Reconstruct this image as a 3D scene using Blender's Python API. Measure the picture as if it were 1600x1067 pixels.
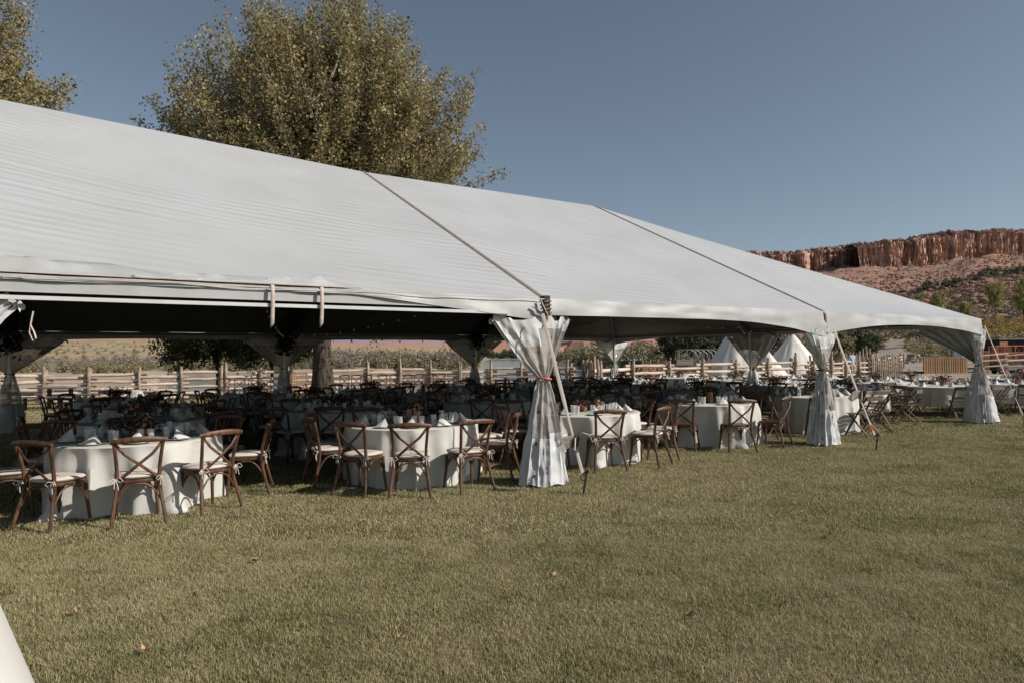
import bpy, math, random
import numpy as np
from math import sin, cos, pi, radians, sqrt
from mathutils import Vector, Matrix, noise

R = random.Random(7)
NR = np.random.RandomState(11)
sc = bpy.context.scene
for o in list(bpy.data.objects):
    bpy.data.objects.remove(o)

# ------------------------------------------------------------------ camera, sky, sun, exposure
CAMZ, FPX, PITCH, ROLL = 1.68, 1053.5, 0.021, -0.011
cam = bpy.data.cameras.new('camera')
cam_o = bpy.data.objects.new('camera', cam)
sc.collection.objects.link(cam_o)
cam.sensor_width = 36.0
cam.lens = FPX / 1600 * 36
cam.clip_start = 0.05
cam.clip_end = 9000
cam_o.matrix_world = Matrix.Translation((0, 0, CAMZ)) @ Matrix.Rotation(pi / 2 + PITCH, 4, 'X') @ Matrix.Rotation(ROLL, 4, 'Z')
sc.camera = cam_o

SUN_EL = 35.0
to_sun = Vector((0.955 * cos(radians(SUN_EL)), -0.297 * cos(radians(SUN_EL)), sin(radians(SUN_EL)))).normalized()
sun = bpy.data.lights.new('sun', 'SUN')
sun.energy = 4.8
sun.angle = radians(0.53)
sun.color = (1.0, 0.95, 0.88)
sun_o = bpy.data.objects.new('sun', sun)
sc.collection.objects.link(sun_o)
sun_o.rotation_euler = to_sun.to_track_quat('Z', 'Y').to_euler()
sun_o.location = (20, -5, 30)

w = bpy.data.worlds.new('World')
sc.world = w
w.use_nodes = True
nt = w.node_tree
bg = nt.nodes['Background']
sky = nt.nodes.new('ShaderNodeTexSky')
sky.sky_type = 'NISHITA'
sky.sun_disc = False
sky.sun_elevation = radians(SUN_EL)
sky.sun_rotation = math.atan2(to_sun.x, to_sun.y)
sky.altitude = 1200
sky.air_density = 1.0
sky.dust_density = 1.6
sky.ozone_density = 1.0
hs = nt.nodes.new('ShaderNodeHueSaturation')
hs.inputs['Saturation'].default_value = 0.76
hs.inputs['Hue'].default_value = 0.492
hs.inputs['Value'].default_value = 0.86
nt.links.new(sky.outputs[0], hs.inputs['Color'])
nt.links.new(hs.outputs[0], bg.inputs['Color'])
bg.inputs['Strength'].default_value = 0.095
sc.view_settings.view_transform = 'Standard'
sc.view_settings.look = 'None'
sc.view_settings.gamma = 1
sc.view_settings.use_curve_mapping = False
sc.view_settings.exposure = 0.0
sc.cycles.max_bounces = 6
sc.cycles.transparent_max_bounces = 12
sc.cycles.diffuse_bounces = 1
sc.cycles.glossy_bounces = 3
sc.cycles.transmission_bounces = 6


def yh(px):
    return 555.6 - 0.011 * (px - 800)


def at(px, Y, z=0.0):
    """a world point Y metres ahead on the bearing of column px of the photograph"""
    return Vector(((px - 800) / FPX * Y, Y, z))


def zat(px, y, Y):
    return CAMZ + (yh(px) - y) * Y / FPX


# ------------------------------------------------------------------ materials
def newmat(name):
    m = bpy.data.materials.new(name)
    m.use_nodes = True
    return m, m.node_tree, m.node_tree.nodes['Principled BSDF']


def mat(name, c1, c2=None, scale=5.0, rough=0.7, bump=0.0, bscale=30.0, stretch=(1, 1, 1), detail=4, per_object=0.0,
        per_island=0.0, metallic=0.0, spec=0.3, coords='Object', sheen=0.0, vc=False, mixpos=(0.35, 0.65), subsurf=0.0):
    m, t, b = newmat(name)
    N, L = t.nodes, t.links
    tc = N.new('ShaderNodeTexCoord')
    mp = N.new('ShaderNodeMapping')
    mp.inputs['Scale'].default_value = stretch
    L.new(tc.outputs[coords], mp.inputs['Vector'])
    n1 = N.new('ShaderNodeTexNoise')
    n1.inputs['Scale'].default_value = scale
    n1.inputs['Detail'].default_value = detail
    L.new(mp.outputs[0], n1.inputs['Vector'])
    cr = N.new('ShaderNodeValToRGB')
    cr.color_ramp.elements[0].position = mixpos[0]
    cr.color_ramp.elements[1].position = mixpos[1]
    cr.color_ramp.elements[0].color = (*c1, 1)
    cr.color_ramp.elements[1].color = (*(c2 or c1), 1)
    L.new(n1.outputs[0], cr.inputs[0])
    col = cr.outputs[0]
    if vc:
        va = N.new('ShaderNodeVertexColor')
        va.layer_name = 'kind'
        mx = N.new('ShaderNodeMixRGB')
        mx.blend_type = 'MULTIPLY'
        mx.inputs[0].default_value = 1
        L.new(va.outputs[0], mx.inputs[1])
        L.new(col, mx.inputs[2])
        col = mx.outputs[0]
    for amt, src in ((per_object, 'obj'), (per_island, 'isl')):
        if amt:
            if src == 'obj':
                q = N.new('ShaderNodeObjectInfo').outputs['Random']
            else:
                q = N.new('ShaderNodeNewGeometry').outputs['Random Per Island']
            mr = N.new('ShaderNodeMapRange')
            mr.inputs[3].default_value = 1 - amt
            mr.inputs[4].default_value = 1 + amt
            L.new(q, mr.inputs[0])
            mx = N.new('ShaderNodeVectorMath')
            mx.operation = 'SCALE'
            L.new(col, mx.inputs[0])
            L.new(mr.outputs[0], mx.inputs['Scale'])
            col = mx.outputs[0]
    L.new(col, b.inputs['Base Color'])
    b.inputs['Roughness'].default_value = rough
    b.inputs['Metallic'].default_value = metallic
    b.inputs['Specular IOR Level'].default_value = spec
    if bump:
        n2 = N.new('ShaderNodeTexNoise')
        n2.inputs['Scale'].default_value = bscale
        n2.inputs['Detail'].default_value = 5
        L.new(mp.outputs[0], n2.inputs['Vector'])
        bp = N.new('ShaderNodeBump')
        bp.inputs['Strength'].default_value = bump
        bp.inputs['Distance'].default_value = 0.02
        L.new(n2.outputs[0], bp.inputs['Height'])
        L.new(bp.outputs[0], b.inputs['Normal'])
    return m


def vinyl_roof():
    m, t, b = newmat('white_vinyl')
    N, L = t.nodes, t.links
    uv = N.new('ShaderNodeUVMap')
    mp = N.new('ShaderNodeMapping')
    mp0 = N.new('ShaderNodeMapping')
    mp0.inputs['Rotation'].default_value = (0, 0, radians(-13))
    L.new(uv.outputs[0], mp0.inputs[0])
    mp.inputs['Scale'].default_value = (0.10, 3.3, 1)
    L.new(mp0.outputs[0], mp.inputs[0])
    n = N.new('ShaderNodeTexNoise')
    n.inputs['Scale'].default_value = 2.6
    n.inputs['Detail'].default_value = 2.5
    n.inputs['Distortion'].default_value = 0.25
    L.new(mp.outputs[0], n.inputs[0])
    # where the sheet is slack it wrinkles more
    n3 = N.new('ShaderNodeTexNoise')
    n3.inputs['Scale'].default_value = 0.28
    L.new(uv.outputs[0], n3.inputs[0])
    mr = N.new('ShaderNodeMapRange')
    mr.inputs[1].default_value = 0.40
    mr.inputs[2].default_value = 0.6
    L.new(n3.outputs[0], mr.inputs[0])
    wv = N.new('ShaderNodeTexWave')
    wv.wave_type = 'BANDS'
    wv.bands_direction = 'Y'
    wv.inputs['Scale'].default_value = 1.75
    wv.inputs['Distortion'].default_value = 5.0
    wv.inputs['Detail'].default_value = 2.0
    wv.inputs['Detail Scale'].default_value = 0.45
    L.new(mp0.outputs[0], wv.inputs['Vector'])
    wm = N.new('ShaderNodeMath')
    wm.operation = 'MULTIPLY_ADD'
    wm.inputs[1].default_value = 0.21
    L.new(wv.outputs['Fac'], wm.inputs[0])
    L.new(n.outputs[0], wm.inputs[2])
    mul = N.new('ShaderNodeMath')
    mul.operation = 'MULTIPLY'
    L.new(wm.outputs[0], mul.inputs[0])
    L.new(mr.outputs[0], mul.inputs[1])
    bp = N.new('ShaderNodeBump')
    bp.inputs['Strength'].default_value = 0.55
    bp.inputs['Distance'].default_value = 0.06
    L.new(mul.outputs[0], bp.inputs['Height'])
    L.new(bp.outputs[0], b.inputs['Normal'])
    n2 = N.new('ShaderNodeTexNoise')
    n2.inputs['Scale'].default_value = 0.9
    n2.inputs['Detail'].default_value = 6
    L.new(uv.outputs[0], n2.inputs[0])
    cr = N.new('ShaderNodeValToRGB')
    cr.color_ramp.elements[0].position = 0.3
    cr.color_ramp.elements[0].color = (0.425, 0.425, 0.422, 1)
    cr.color_ramp.elements[1].position = 0.62
    cr.color_ramp.elements[1].color = (0.46, 0.462, 0.462, 1)
    L.new(n2.outputs[0], cr.inputs[0])
    L.new(cr.outputs[0], b.inputs['Base Color'])
    b.inputs['Roughness'].default_value = 0.42
    b.inputs['Specular IOR Level'].default_value = 0.35
    return m


M = {}
M['roof'] = vinyl_roof()
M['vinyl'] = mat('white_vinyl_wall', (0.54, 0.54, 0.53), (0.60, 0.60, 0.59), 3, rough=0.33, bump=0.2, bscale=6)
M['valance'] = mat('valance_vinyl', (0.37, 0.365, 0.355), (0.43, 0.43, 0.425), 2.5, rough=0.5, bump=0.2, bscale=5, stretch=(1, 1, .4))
M['under_shade'] = mat('roof_underside_shade', (0.13, 0.13, 0.11), (0.16, 0.16, 0.14), 1.2, rough=0.8)  # shade beneath the tent roof put into the grey of its underside
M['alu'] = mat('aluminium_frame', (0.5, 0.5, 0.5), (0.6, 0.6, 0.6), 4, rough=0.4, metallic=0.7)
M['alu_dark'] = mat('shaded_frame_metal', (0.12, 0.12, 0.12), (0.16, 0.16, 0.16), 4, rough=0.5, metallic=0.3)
M['tape'] = mat('tan_webbing', (0.46, 0.37, 0.32), (0.55, 0.46, 0.41), 30, rough=0.8)
M['seam'] = mat('seam_webbing', (0.20, 0.155, 0.12), (0.30, 0.24, 0.19), 20, rough=0.8)
M['strap'] = mat('guy_webbing', (0.60, 0.52, 0.45), (0.66, 0.58, 0.51), 12, rough=0.75)
M['steel'] = mat('dark_steel', (0.03, 0.028, 0.026), (0.10, 0.07, 0.05), 25, rough=0.5, metallic=0.6)
M['linen'] = mat('white_linen', (0.55, 0.53, 0.48), (0.61, 0.59, 0.54), 2.0, rough=0.85, bump=0.08, bscale=60, per_object=0.03)
M['napkin'] = mat('white_napkin', (0.56, 0.55, 0.52), (0.62, 0.61, 0.58), 8, rough=0.85)
M['wood'] = mat('brown_chair_wood', (0.05, 0.025, 0.014), (0.15, 0.07, 0.036), 9, rough=0.42, bump=0.25, bscale=45, stretch=(3, 3, 0.6), per_object=0.2, spec=0.4)
M['wood2'] = mat('folding_chair_wood', (0.09, 0.06, 0.04), (0.17, 0.12, 0.085), 9, rough=0.55, bump=0.2, bscale=45, per_object=0.2)
M['cushion'] = mat('ivory_cushion', (0.55, 0.48, 0.42), (0.64, 0.57, 0.5), 7, rough=0.9, bump=0.15, bscale=70)
M['log'] = mat('peeled_log', (0.33, 0.25, 0.19), (0.60, 0.48, 0.385), 2.5, rough=0.8, bump=0.5, bscale=14, stretch=(1, 1, 1), per_object=0.16, detail=6)
M['logp'] = mat('weathered_post', (0.19, 0.145, 0.11), (0.48, 0.38, 0.30), 3, rough=0.85, bump=0.6, bscale=14, per_object=0.2, detail=6)
M['plank'] = mat('cedar_plank', (0.27, 0.155, 0.085), (0.40, 0.245, 0.14), 3, rough=0.75, bump=0.4, bscale=20, stretch=(2, 2, .3), per_object=0.18)
M['plankgrey'] = mat('grey_plank', (0.16, 0.135, 0.115), (0.27, 0.235, 0.2), 3, rough=0.8, bump=0.4, bscale=20, stretch=(.5, 2, 2), per_object=0.15)
M['bark'] = mat('cottonwood_bark', (0.02, 0.016, 0.012), (0.10, 0.08, 0.06), 3.2, rough=0.9, bump=1.0, bscale=5, stretch=(3, 3, .5), detail=8)
M['twig'] = mat('pale_branch', (0.25, 0.22, 0.18), (0.42, 0.38, 0.32), 3, rough=0.8)
M['canvas'] = mat('tipi_canvas', (0.66, 0.62, 0.56), (0.74, 0.70, 0.64), 1.2, rough=0.9, bump=0.3, bscale=4)
M['green_metal'] = mat('green_painted_metal', (0.018, 0.03, 0.018), (0.03, 0.045, 0.028), 4, rough=0.5)
M['orange'] = mat('orange_paint', (0.55, 0.13, 0.04), (0.62, 0.17, 0.06), 3, rough=0.45)
M['black'] = mat('black_rubber', (0.012, 0.012, 0.012), (0.03, 0.028, 0.025), 8, rough=0.7)
M['grey_metal'] = mat('grey_metal', (0.2, 0.2, 0.2), (0.32, 0.31, 0.3), 5, rough=0.5, metallic=0.4)
M['redrock'] = mat('red_rock', (0.27, 0.15, 0.105), (0.42, 0.25, 0.18), 1.2, rough=0.95, bump=0.8, bscale=3, per_object=.15, detail=8)
M['stone'] = mat('pale_stone', (0.4, 0.35, 0.3), (0.55, 0.5, 0.44), 4, rough=0.9, bump=0.5)
M['ceramic'] = mat('ivory_plate', (0.66, 0.63, 0.57), (0.7, 0.67, 0.6), 4, rough=0.2, spec=.5)
M['wire'] = mat('string_light_wire', (0.02, 0.02, 0.02), None, rough=0.6)
M['bulb'] = mat('bulb_glass', (0.75, 0.7, 0.6), None, rough=0.15, spec=0.6)
M['yellow'] = mat('yellow_plastic', (0.6, 0.42, 0.03), None, rough=0.5)
M['skin'] = mat('skin', (0.45, 0.25, 0.17), None, rough=0.6)
M['shirt'] = mat('light_blue_shirt', (0.36, 0.44, 0.55), (0.42, 0.5, 0.6), 9, rough=0.9)
M['trouser'] = mat('pale_trousers', (0.38, 0.33, 0.27), (0.44, 0.38, 0.31), 9, rough=0.9)
M['hair'] = mat('grey_hair', (0.06, 0.045, 0.035), None, rough=0.8)
M['garland'] = mat('garland_leaf', (0.012, 0.02, 0.009), (0.03, 0.045, 0.02), 9, rough=0.6, per_island=0.5)
M['dryleaf'] = mat('dry_fallen_leaf', (0.36, 0.22, 0.13), (0.48, 0.32, 0.2), 20, rough=0.8, per_object=.25)
M['red_bloom'] = mat('rust_bloom', (0.42, 0.09, 0.03), (0.55, 0.15, 0.06), 20, rough=0.8, per_island=.4)
M['pink_bloom'] = mat('plum_bloom', (0.22, 0.04, 0.09), (0.36, 0.09, 0.17), 20, rough=0.8, per_island=.4)
M['cream_bloom'] = mat('cream_bloom', (0.55, 0.36, 0.27), (0.6, 0.45, 0.36), 20, rough=0.8, per_island=.3)
M['amber'] = mat('amber_candle_glass', (0.25, 0.11, 0.035), (0.4, 0.2, 0.08), 12, rough=0.25, spec=.6)


def leafmat(name, c1, c2, rough=0.55, amt=0.35, trans=0.25):
    m = mat(name, c1, c2, 0.8, rough=rough, per_island=amt, spec=0.35)
    t = m.node_tree
    N, L = t.nodes, t.links
    b = N['Principled BSDF']
    tr = N.new('ShaderNodeBsdfTranslucent')
    L.new(b.inputs['Base Color'].links[0].from_socket, tr.inputs['Color'])
    mx = N.new('ShaderNodeMixShader')
    mx.inputs[0].default_value = trans
    L.new(b.outputs[0], mx.inputs[1])
    L.new(tr.outputs[0], mx.inputs[2])
    L.new(mx.outputs[0], N['Material Output'].inputs[0])
    return m


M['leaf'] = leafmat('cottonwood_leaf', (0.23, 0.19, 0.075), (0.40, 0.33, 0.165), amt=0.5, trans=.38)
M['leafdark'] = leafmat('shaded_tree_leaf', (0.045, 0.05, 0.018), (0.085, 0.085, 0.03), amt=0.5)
M['leafyellow'] = leafmat('young_tree_leaf', (0.28, 0.25, 0.09), (0.42, 0.37, 0.15), amt=0.3)
M['juniper'] = leafmat('juniper_leaf', (0.035, 0.045, 0.018), (0.07, 0.08, 0.035), amt=0.4, trans=.1)
M['sage'] = leafmat('sage_leaf', (0.17, 0.15, 0.085), (0.27, 0.235, 0.14), amt=0.3, trans=.1)
M['greenbush'] = leafmat('willow_brush_leaf', (0.19, 0.165, 0.085), (0.30, 0.25, 0.14), amt=0.35, trans=.15)
M['greybush'] = leafmat('grey_bare_brush', (0.19, 0.155, 0.12), (0.28, 0.235, 0.19), amt=0.25, trans=.05)
M['rabbit'] = leafmat('rabbitbrush_flower', (0.34, 0.22, 0.035), (0.46, 0.31, 0.06), amt=0.3, trans=.1)
M['drygrass'] = leafmat('dry_grass_blade', (0.36, 0.28, 0.16), (0.46, 0.37, 0.23), amt=0.25, trans=.1)


def grass_mat():
    m, t, b = newmat('lawn_blade')
    N, L = t.nodes, t.links
    at_ = N.new('ShaderNodeAttribute')
    at_.attribute_type = 'INSTANCER'
    at_.attribute_name = 'tone'
    isl = N.new('ShaderNodeNewGeometry')
    add = N.new('ShaderNodeMath')
    add.operation = 'MULTIPLY_ADD'
    add.inputs[1].default_value = 0.5
    L.new(isl.outputs['Random Per Island'], add.inputs[0])
    L.new(at_.outputs['Fac'], add.inputs[2])
    cr = N.new('ShaderNodeValToRGB')
    e = cr.color_ramp.elements
    e[0].position = 0.16
    e[0].color = (0.075, 0.095, 0.027, 1)
    e[1].position = 1.25 / 1.5
    e[1].color = (0.50, 0.425, 0.25, 1)
    x = e.new(0.42)
    x.color = (0.225, 0.22, 0.085, 1)
    x = e.new(0.62)
    x.color = (0.38, 0.335, 0.165, 1)
    L.new(add.outputs[0], cr.inputs[0])
    L.new(cr.outputs[0], b.inputs['Base Color'])
    b.inputs['Roughness'].default_value = 0.55
    b.inputs['Specular IOR Level'].default_value = 0.3
    tr = N.new('ShaderNodeBsdfTranslucent')
    L.new(cr.outputs[0], tr.inputs[0])
    mx = N.new('ShaderNodeMixShader')
    mx.inputs[0].default_value = 0.3
    L.new(b.outputs[0], mx.inputs[1])
    L.new(tr.outputs[0], mx.inputs[2])
    L.new(mx.outputs[0], N['Material Output'].inputs[0])
    return m


M['grass'] = grass_mat()
M['lawn'] = mat('lawn_turf', (0.07, 0.065, 0.03), (0.19, 0.16, 0.08), 2.5, rough=0.95, bump=1.0, bscale=60, detail=10)
M['ground'] = mat('ground_soil', (0.72, 0.72, 0.72), (1.25, 1.22, 1.18), 0.35, rough=0.95, bump=0.6, bscale=3.0, vc=True, detail=10)
M['road'] = mat('dirt_road', (0.27, 0.215, 0.17), (0.36, 0.295, 0.24), 0.5, rough=0.95, bump=0.4, bscale=3, detail=8)


def clear_mat():
    m, t, b = newmat('clear_vinyl')
    N, L = t.nodes, t.links
    n = N.new('ShaderNodeTexNoise')
    n.inputs['Scale'].default_value = 2.2
    n.inputs['Detail'].default_value = 3
    tc = N.new('ShaderNodeTexCoord')
    L.new(tc.outputs['Object'], n.inputs[0])
    mr = N.new('ShaderNodeMapRange')
    mr.inputs[1].default_value = 0.35
    mr.inputs[2].default_value = 0.65
    mr.inputs[3].default_value = 0.5
    mr.inputs[4].default_value = 0.8
    L.new(n.outputs[0], mr.inputs[0])
    L.new(mr.outputs[0], b.inputs['Alpha'])
    b.inputs['Base Color'].default_value = (0.47, 0.42, 0.38, 1)
    b.inputs['Roughness'].default_value = 0.16
    b.inputs['Specular IOR Level'].default_value = 0.7
    b.inputs['Coat Weight'].default_value = 0.6
    b.inputs['Coat Roughness'].default_value = 0.08
    bp = N.new('ShaderNodeBump')
    bp.inputs['Strength'].default_value = 0.5
    bp.inputs['Distance'].default_value = 0.03
    n3 = N.new('ShaderNodeTexNoise')
    n3.inputs['Scale'].default_value = 7
    L.new(tc.outputs['Object'], n3.inputs[0])
    L.new(n3.outputs[0], bp.inputs['Height'])
    L.new(bp.outputs[0], b.inputs['Normal'])
    return m


M['clear'] = clear_mat()


def glass_mat():
    m, t, b = newmat('tumbler_glass')
    b.inputs['Base Color'].default_value = (0.85, 0.85, 0.83, 1)
    b.inputs['Alpha'].default_value = 0.3
    b.inputs['Roughness'].default_value = 0.05
    b.inputs['Specular IOR Level'].default_value = 0.9
    return m


M['glass'] = glass_mat()


def water_mat():
    m, t, b = newmat('river_water')
    N, L = t.nodes, t.links
    b.inputs['Base Color'].default_value = (0.10, 0.12, 0.13, 1)
    b.inputs['Roughness'].default_value = 0.12
    b.inputs['Specular IOR Level'].default_value = 0.6
    tc = N.new('ShaderNodeTexCoord')
    n = N.new('ShaderNodeTexNoise')
    n.inputs['Scale'].default_value = 1.2
    n.inputs['Detail'].default_value = 4
    L.new(tc.outputs['Object'], n.inputs[0])
    bp = N.new('ShaderNodeBump')
    bp.inputs['Strength'].default_value = 0.25
    bp.inputs['Distance'].default_value = 0.1
    L.new(n.outputs[0], bp.inputs['Height'])
    L.new(bp.outputs[0], b.inputs['Normal'])
    return m


M['water'] = water_mat()


# ------------------------------------------------------------------ mesh helpers
class MB:
    def __init__(self):
        self.v, self.f, self.mi = [], [], []

    def add(self, vs, fs, mi=0):
        k = len(self.v)
        self.v += [tuple(p) for p in vs]
        self.f += [tuple(i + k for i in q) for q in fs]
        self.mi += [mi] * len(fs)
        return self

    def box(self, c, s, rot=None, mi=0, taper=1.0):
        c = Vector(c)
        hx, hy, hz = s[0] / 2, s[1] / 2, s[2] / 2
        vs = []
        for z in (-hz, hz):
            k = taper if z > 0 else 1
            for x, y in ((-hx, -hy), (hx, -hy), (hx, hy), (-hx, hy)):
                p = Vector((x * k, y * k, z))
                if rot is not None:
                    p = rot @ p
                vs.append(c + p)
        return self.add(vs, [(3, 2, 1, 0), (4, 5, 6, 7), (0, 1, 5, 4), (1, 2, 6, 5), (2, 3, 7, 6), (3, 0, 4, 7)], mi)

    def beam(self, a, b, w_, h_, up=(0, 0, 1), mi=0):
        return self.tube([a, b], w_ / 2, h_ / 2, seg=4, up=up, square=True, mi=mi)

    def tube(self, pts, r, r2=None, seg=8, up=None, square=False, mi=0, caps=True, closed=False):
        """sweep along pts; r may be a list; r2 = half height for an oval section"""
        pts = [Vector(p) for p in pts]
        n = len(pts)
        rs = r if isinstance(r, (list, tuple)) else [r] * n
        r2s = (r2 if isinstance(r2, (list, tuple)) else [r2] * n) if r2 is not None else rs
        upv = Vector(up) if up is not None else None
        vs = []
        prev = None
        for i, p in enumerate(pts):
            if closed:
                t = pts[(i + 1) % n] - pts[i - 1]
            else:
                t = pts[min(i + 1, n - 1)] - pts[max(i - 1, 0)]
            t.normalize()
            if upv is not None:
                s = t.cross(upv)
                if s.length < 1e-3:
                    s = t.cross(Vector((1, 0, 0)))
            elif prev is not None:
                s = prev - t * prev.dot(t)
            else:
                s = t.cross(Vector((0, 0, 1)))
                if s.length < 1e-3:
                    s = t.cross(Vector((1, 0, 0)))
            s.normalize()
            prev = s
            u = s.cross(t)
            for k in range(seg):
                a = 2 * pi * k / seg + (pi / 4 if square else 0)
                q = sqrt(2) if square else 1
                vs.append(p + s * cos(a) * rs[i] * q + u * sin(a) * r2s[i] * q)
        fs = []
        m = n if closed else n - 1
        for i in range(m):
            j = (i + 1) % n
            for k in range(seg):
                k2 = (k + 1) % seg
                fs.append((i * seg + k, i * seg + k2, j * seg + k2, j * seg + k))
        if caps and not closed:
            fs.append(tuple(reversed(range(seg))))
            fs.append(tuple((n - 1) * seg + k for k in range(seg)))
        return self.add(vs, fs, mi)

    def lathe(self, prof, seg=24, c=(0, 0, 0), mi=0):
        c = Vector(c)
        vs, fs = [], []
        for r, z in prof:
            for k in range(seg):
                a = 2 * pi * k / seg
                vs.append(c + Vector((r * cos(a), r * sin(a), z)))
        for i in range(len(prof) - 1):
            for k in range(seg):
                k2 = (k + 1) % seg
                fs.append((i * seg + k, i * seg + k2, (i + 1) * seg + k2, (i + 1) * seg + k))
        return self.add(vs, fs, mi)

    def grid(self, P, closed=False, mi=0):
        """P: list of rows of points"""
        n, m = len(P), len(P[0])
        vs = [p for row in P for p in row]
        fs = []
        for i in range(n - 1):
            for k in range(m if closed else m - 1):
                k2 = (k + 1) % m
                fs.append((i * m + k, i * m + k2, (i + 1) * m + k2, (i + 1) * m + k))
        return self.add(vs, fs, mi)

    def mesh(self, name, mats, smooth=True):
        me = bpy.data.meshes.new(name)
        me.from_pydata(self.v, [], self.f)
        if not isinstance(mats, (list, tuple)):
            mats = [mats]
        for m_ in mats:
            me.materials.append(m_)
        if len(mats) > 1:
            me.polygons.foreach_set('material_index', self.mi)
        if smooth:
            me.polygons.foreach_set('use_smooth', [True] * len(me.polygons))
            try:
                me.set_sharp_from_angle(angle=radians(42))
            except Exception:
                pass
        me.update()
        return me

    def build(self, name, mats, parent=None, smooth=True, loc=None, rot=None):
        return link(name, self.mesh(name, mats, smooth), parent, loc, rot)


def link(name, me, parent=None, loc=None, rot=None):
    o = bpy.data.objects.new(name, me)
    sc.collection.objects.link(o)
    if parent is not None:
        o.parent = parent
    if loc is not None:
        o.location = loc
    if rot is not None:
        o.rotation_euler = rot if isinstance(rot, (tuple, list)) else (0, 0, rot)
    return o


def tag(o, label=None, cat=None, group=None, kind=None):
    if label:
        o['label'] = label
    if cat:
        o['category'] = cat
    if group:
        o['group'] = group
    if kind:
        o['kind'] = kind
    return o


def thing(name, label, cat, loc=(0, 0, 0), rz=0.0, group=None):
    o = bpy.data.objects.new(name, None)
    o.empty_display_size = 0.1
    sc.collection.objects.link(o)
    o.location = loc
    o.rotation_euler = (0, 0, rz)
    return tag(o, label, cat, group)


def copy_tree(root, loc, rz, label=None, group=None):
    def cp(o, parent):
        c = o.copy()
        sc.collection.objects.link(c)
        c.parent = parent
        for ch in o.children:
            cp(ch, c)
        return c
    r = cp(root, None)
    r.location = loc
    r.rotation_euler = (0, 0, rz)
    if label:
        r['label'] = label
    if group:
        r['group'] = group
    return r


def fast_mesh(name, V, F, mats):
    """numpy V (n,3), F (m,k) -> mesh"""
    me = bpy.data.meshes.new(name)
    n, m, k = len(V), len(F), F.shape[1]
    me.vertices.add(n)
    me.vertices.foreach_set('co', np.ascontiguousarray(V, dtype=np.float32).ravel())
    me.loops.add(m * k)
    me.loops.foreach_set('vertex_index', np.ascontiguousarray(F, dtype=np.int32).ravel())
    me.polygons.add(m)
    me.polygons.foreach_set('loop_start', np.arange(0, m * k, k, dtype=np.int32))
    me.polygons.foreach_set('loop_total', np.full(m, k, dtype=np.int32))
    for m_ in (mats if isinstance(mats, (list, tuple)) else [mats]):
        me.materials.append(m_)
    me.update(calc_edges=True)
    me.validate()
    return me


def leaf_quads(C, size, elong=1.4, rs=NR):
    n = len(C)
    a = rs.normal(size=(n, 3))
    a /= np.linalg.norm(a, axis=1)[:, None]
    b = rs.normal(size=(n, 3))
    b -= a * (a * b).sum(1)[:, None]
    b /= np.linalg.norm(b, axis=1)[:, None]
    s = (size * rs.uniform(0.6, 1.3, n))[:, None]
    a = a * s * elong * .5
    b = b * s * .5
    V = np.stack([C - a, C - b * .9 + a * .1, C + a, C + b * .9 + a * .1], 1).reshape(-1, 3)
    F = np.arange(4 * n).reshape(n, 4)
    return V, F


def fbm(x, y, z=0.0, o=4):
    return noise.fractal(Vector((x, y, z)), 1.0, 2.0, o)


# tent coordinates: a = metres back along the eave from the far right corner, b = metres across
TH = radians(33.5)
U = Vector((cos(TH), sin(TH), 0))
W_ = Vector((-sin(TH), cos(TH), 0))
C0 = Vector((10.93, 15.74, 0))
BAY, WID, HE, HR = 6.3, 12.6, 2.42, 5.55


def T(a, b, z=0.0):
    return C0 - U * a + W_ * b + Vector((0, 0, z))


# ------------------------------------------------------------------ terrain
RIV = -1.0


def _col(s, rows):
    return s, rows


# per bearing: list of (distance, height). heights follow the ridges seen in the photograph
def hz(s, y, Y):
    return CAMZ + (yh(s) - y) * Y / FPX


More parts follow.
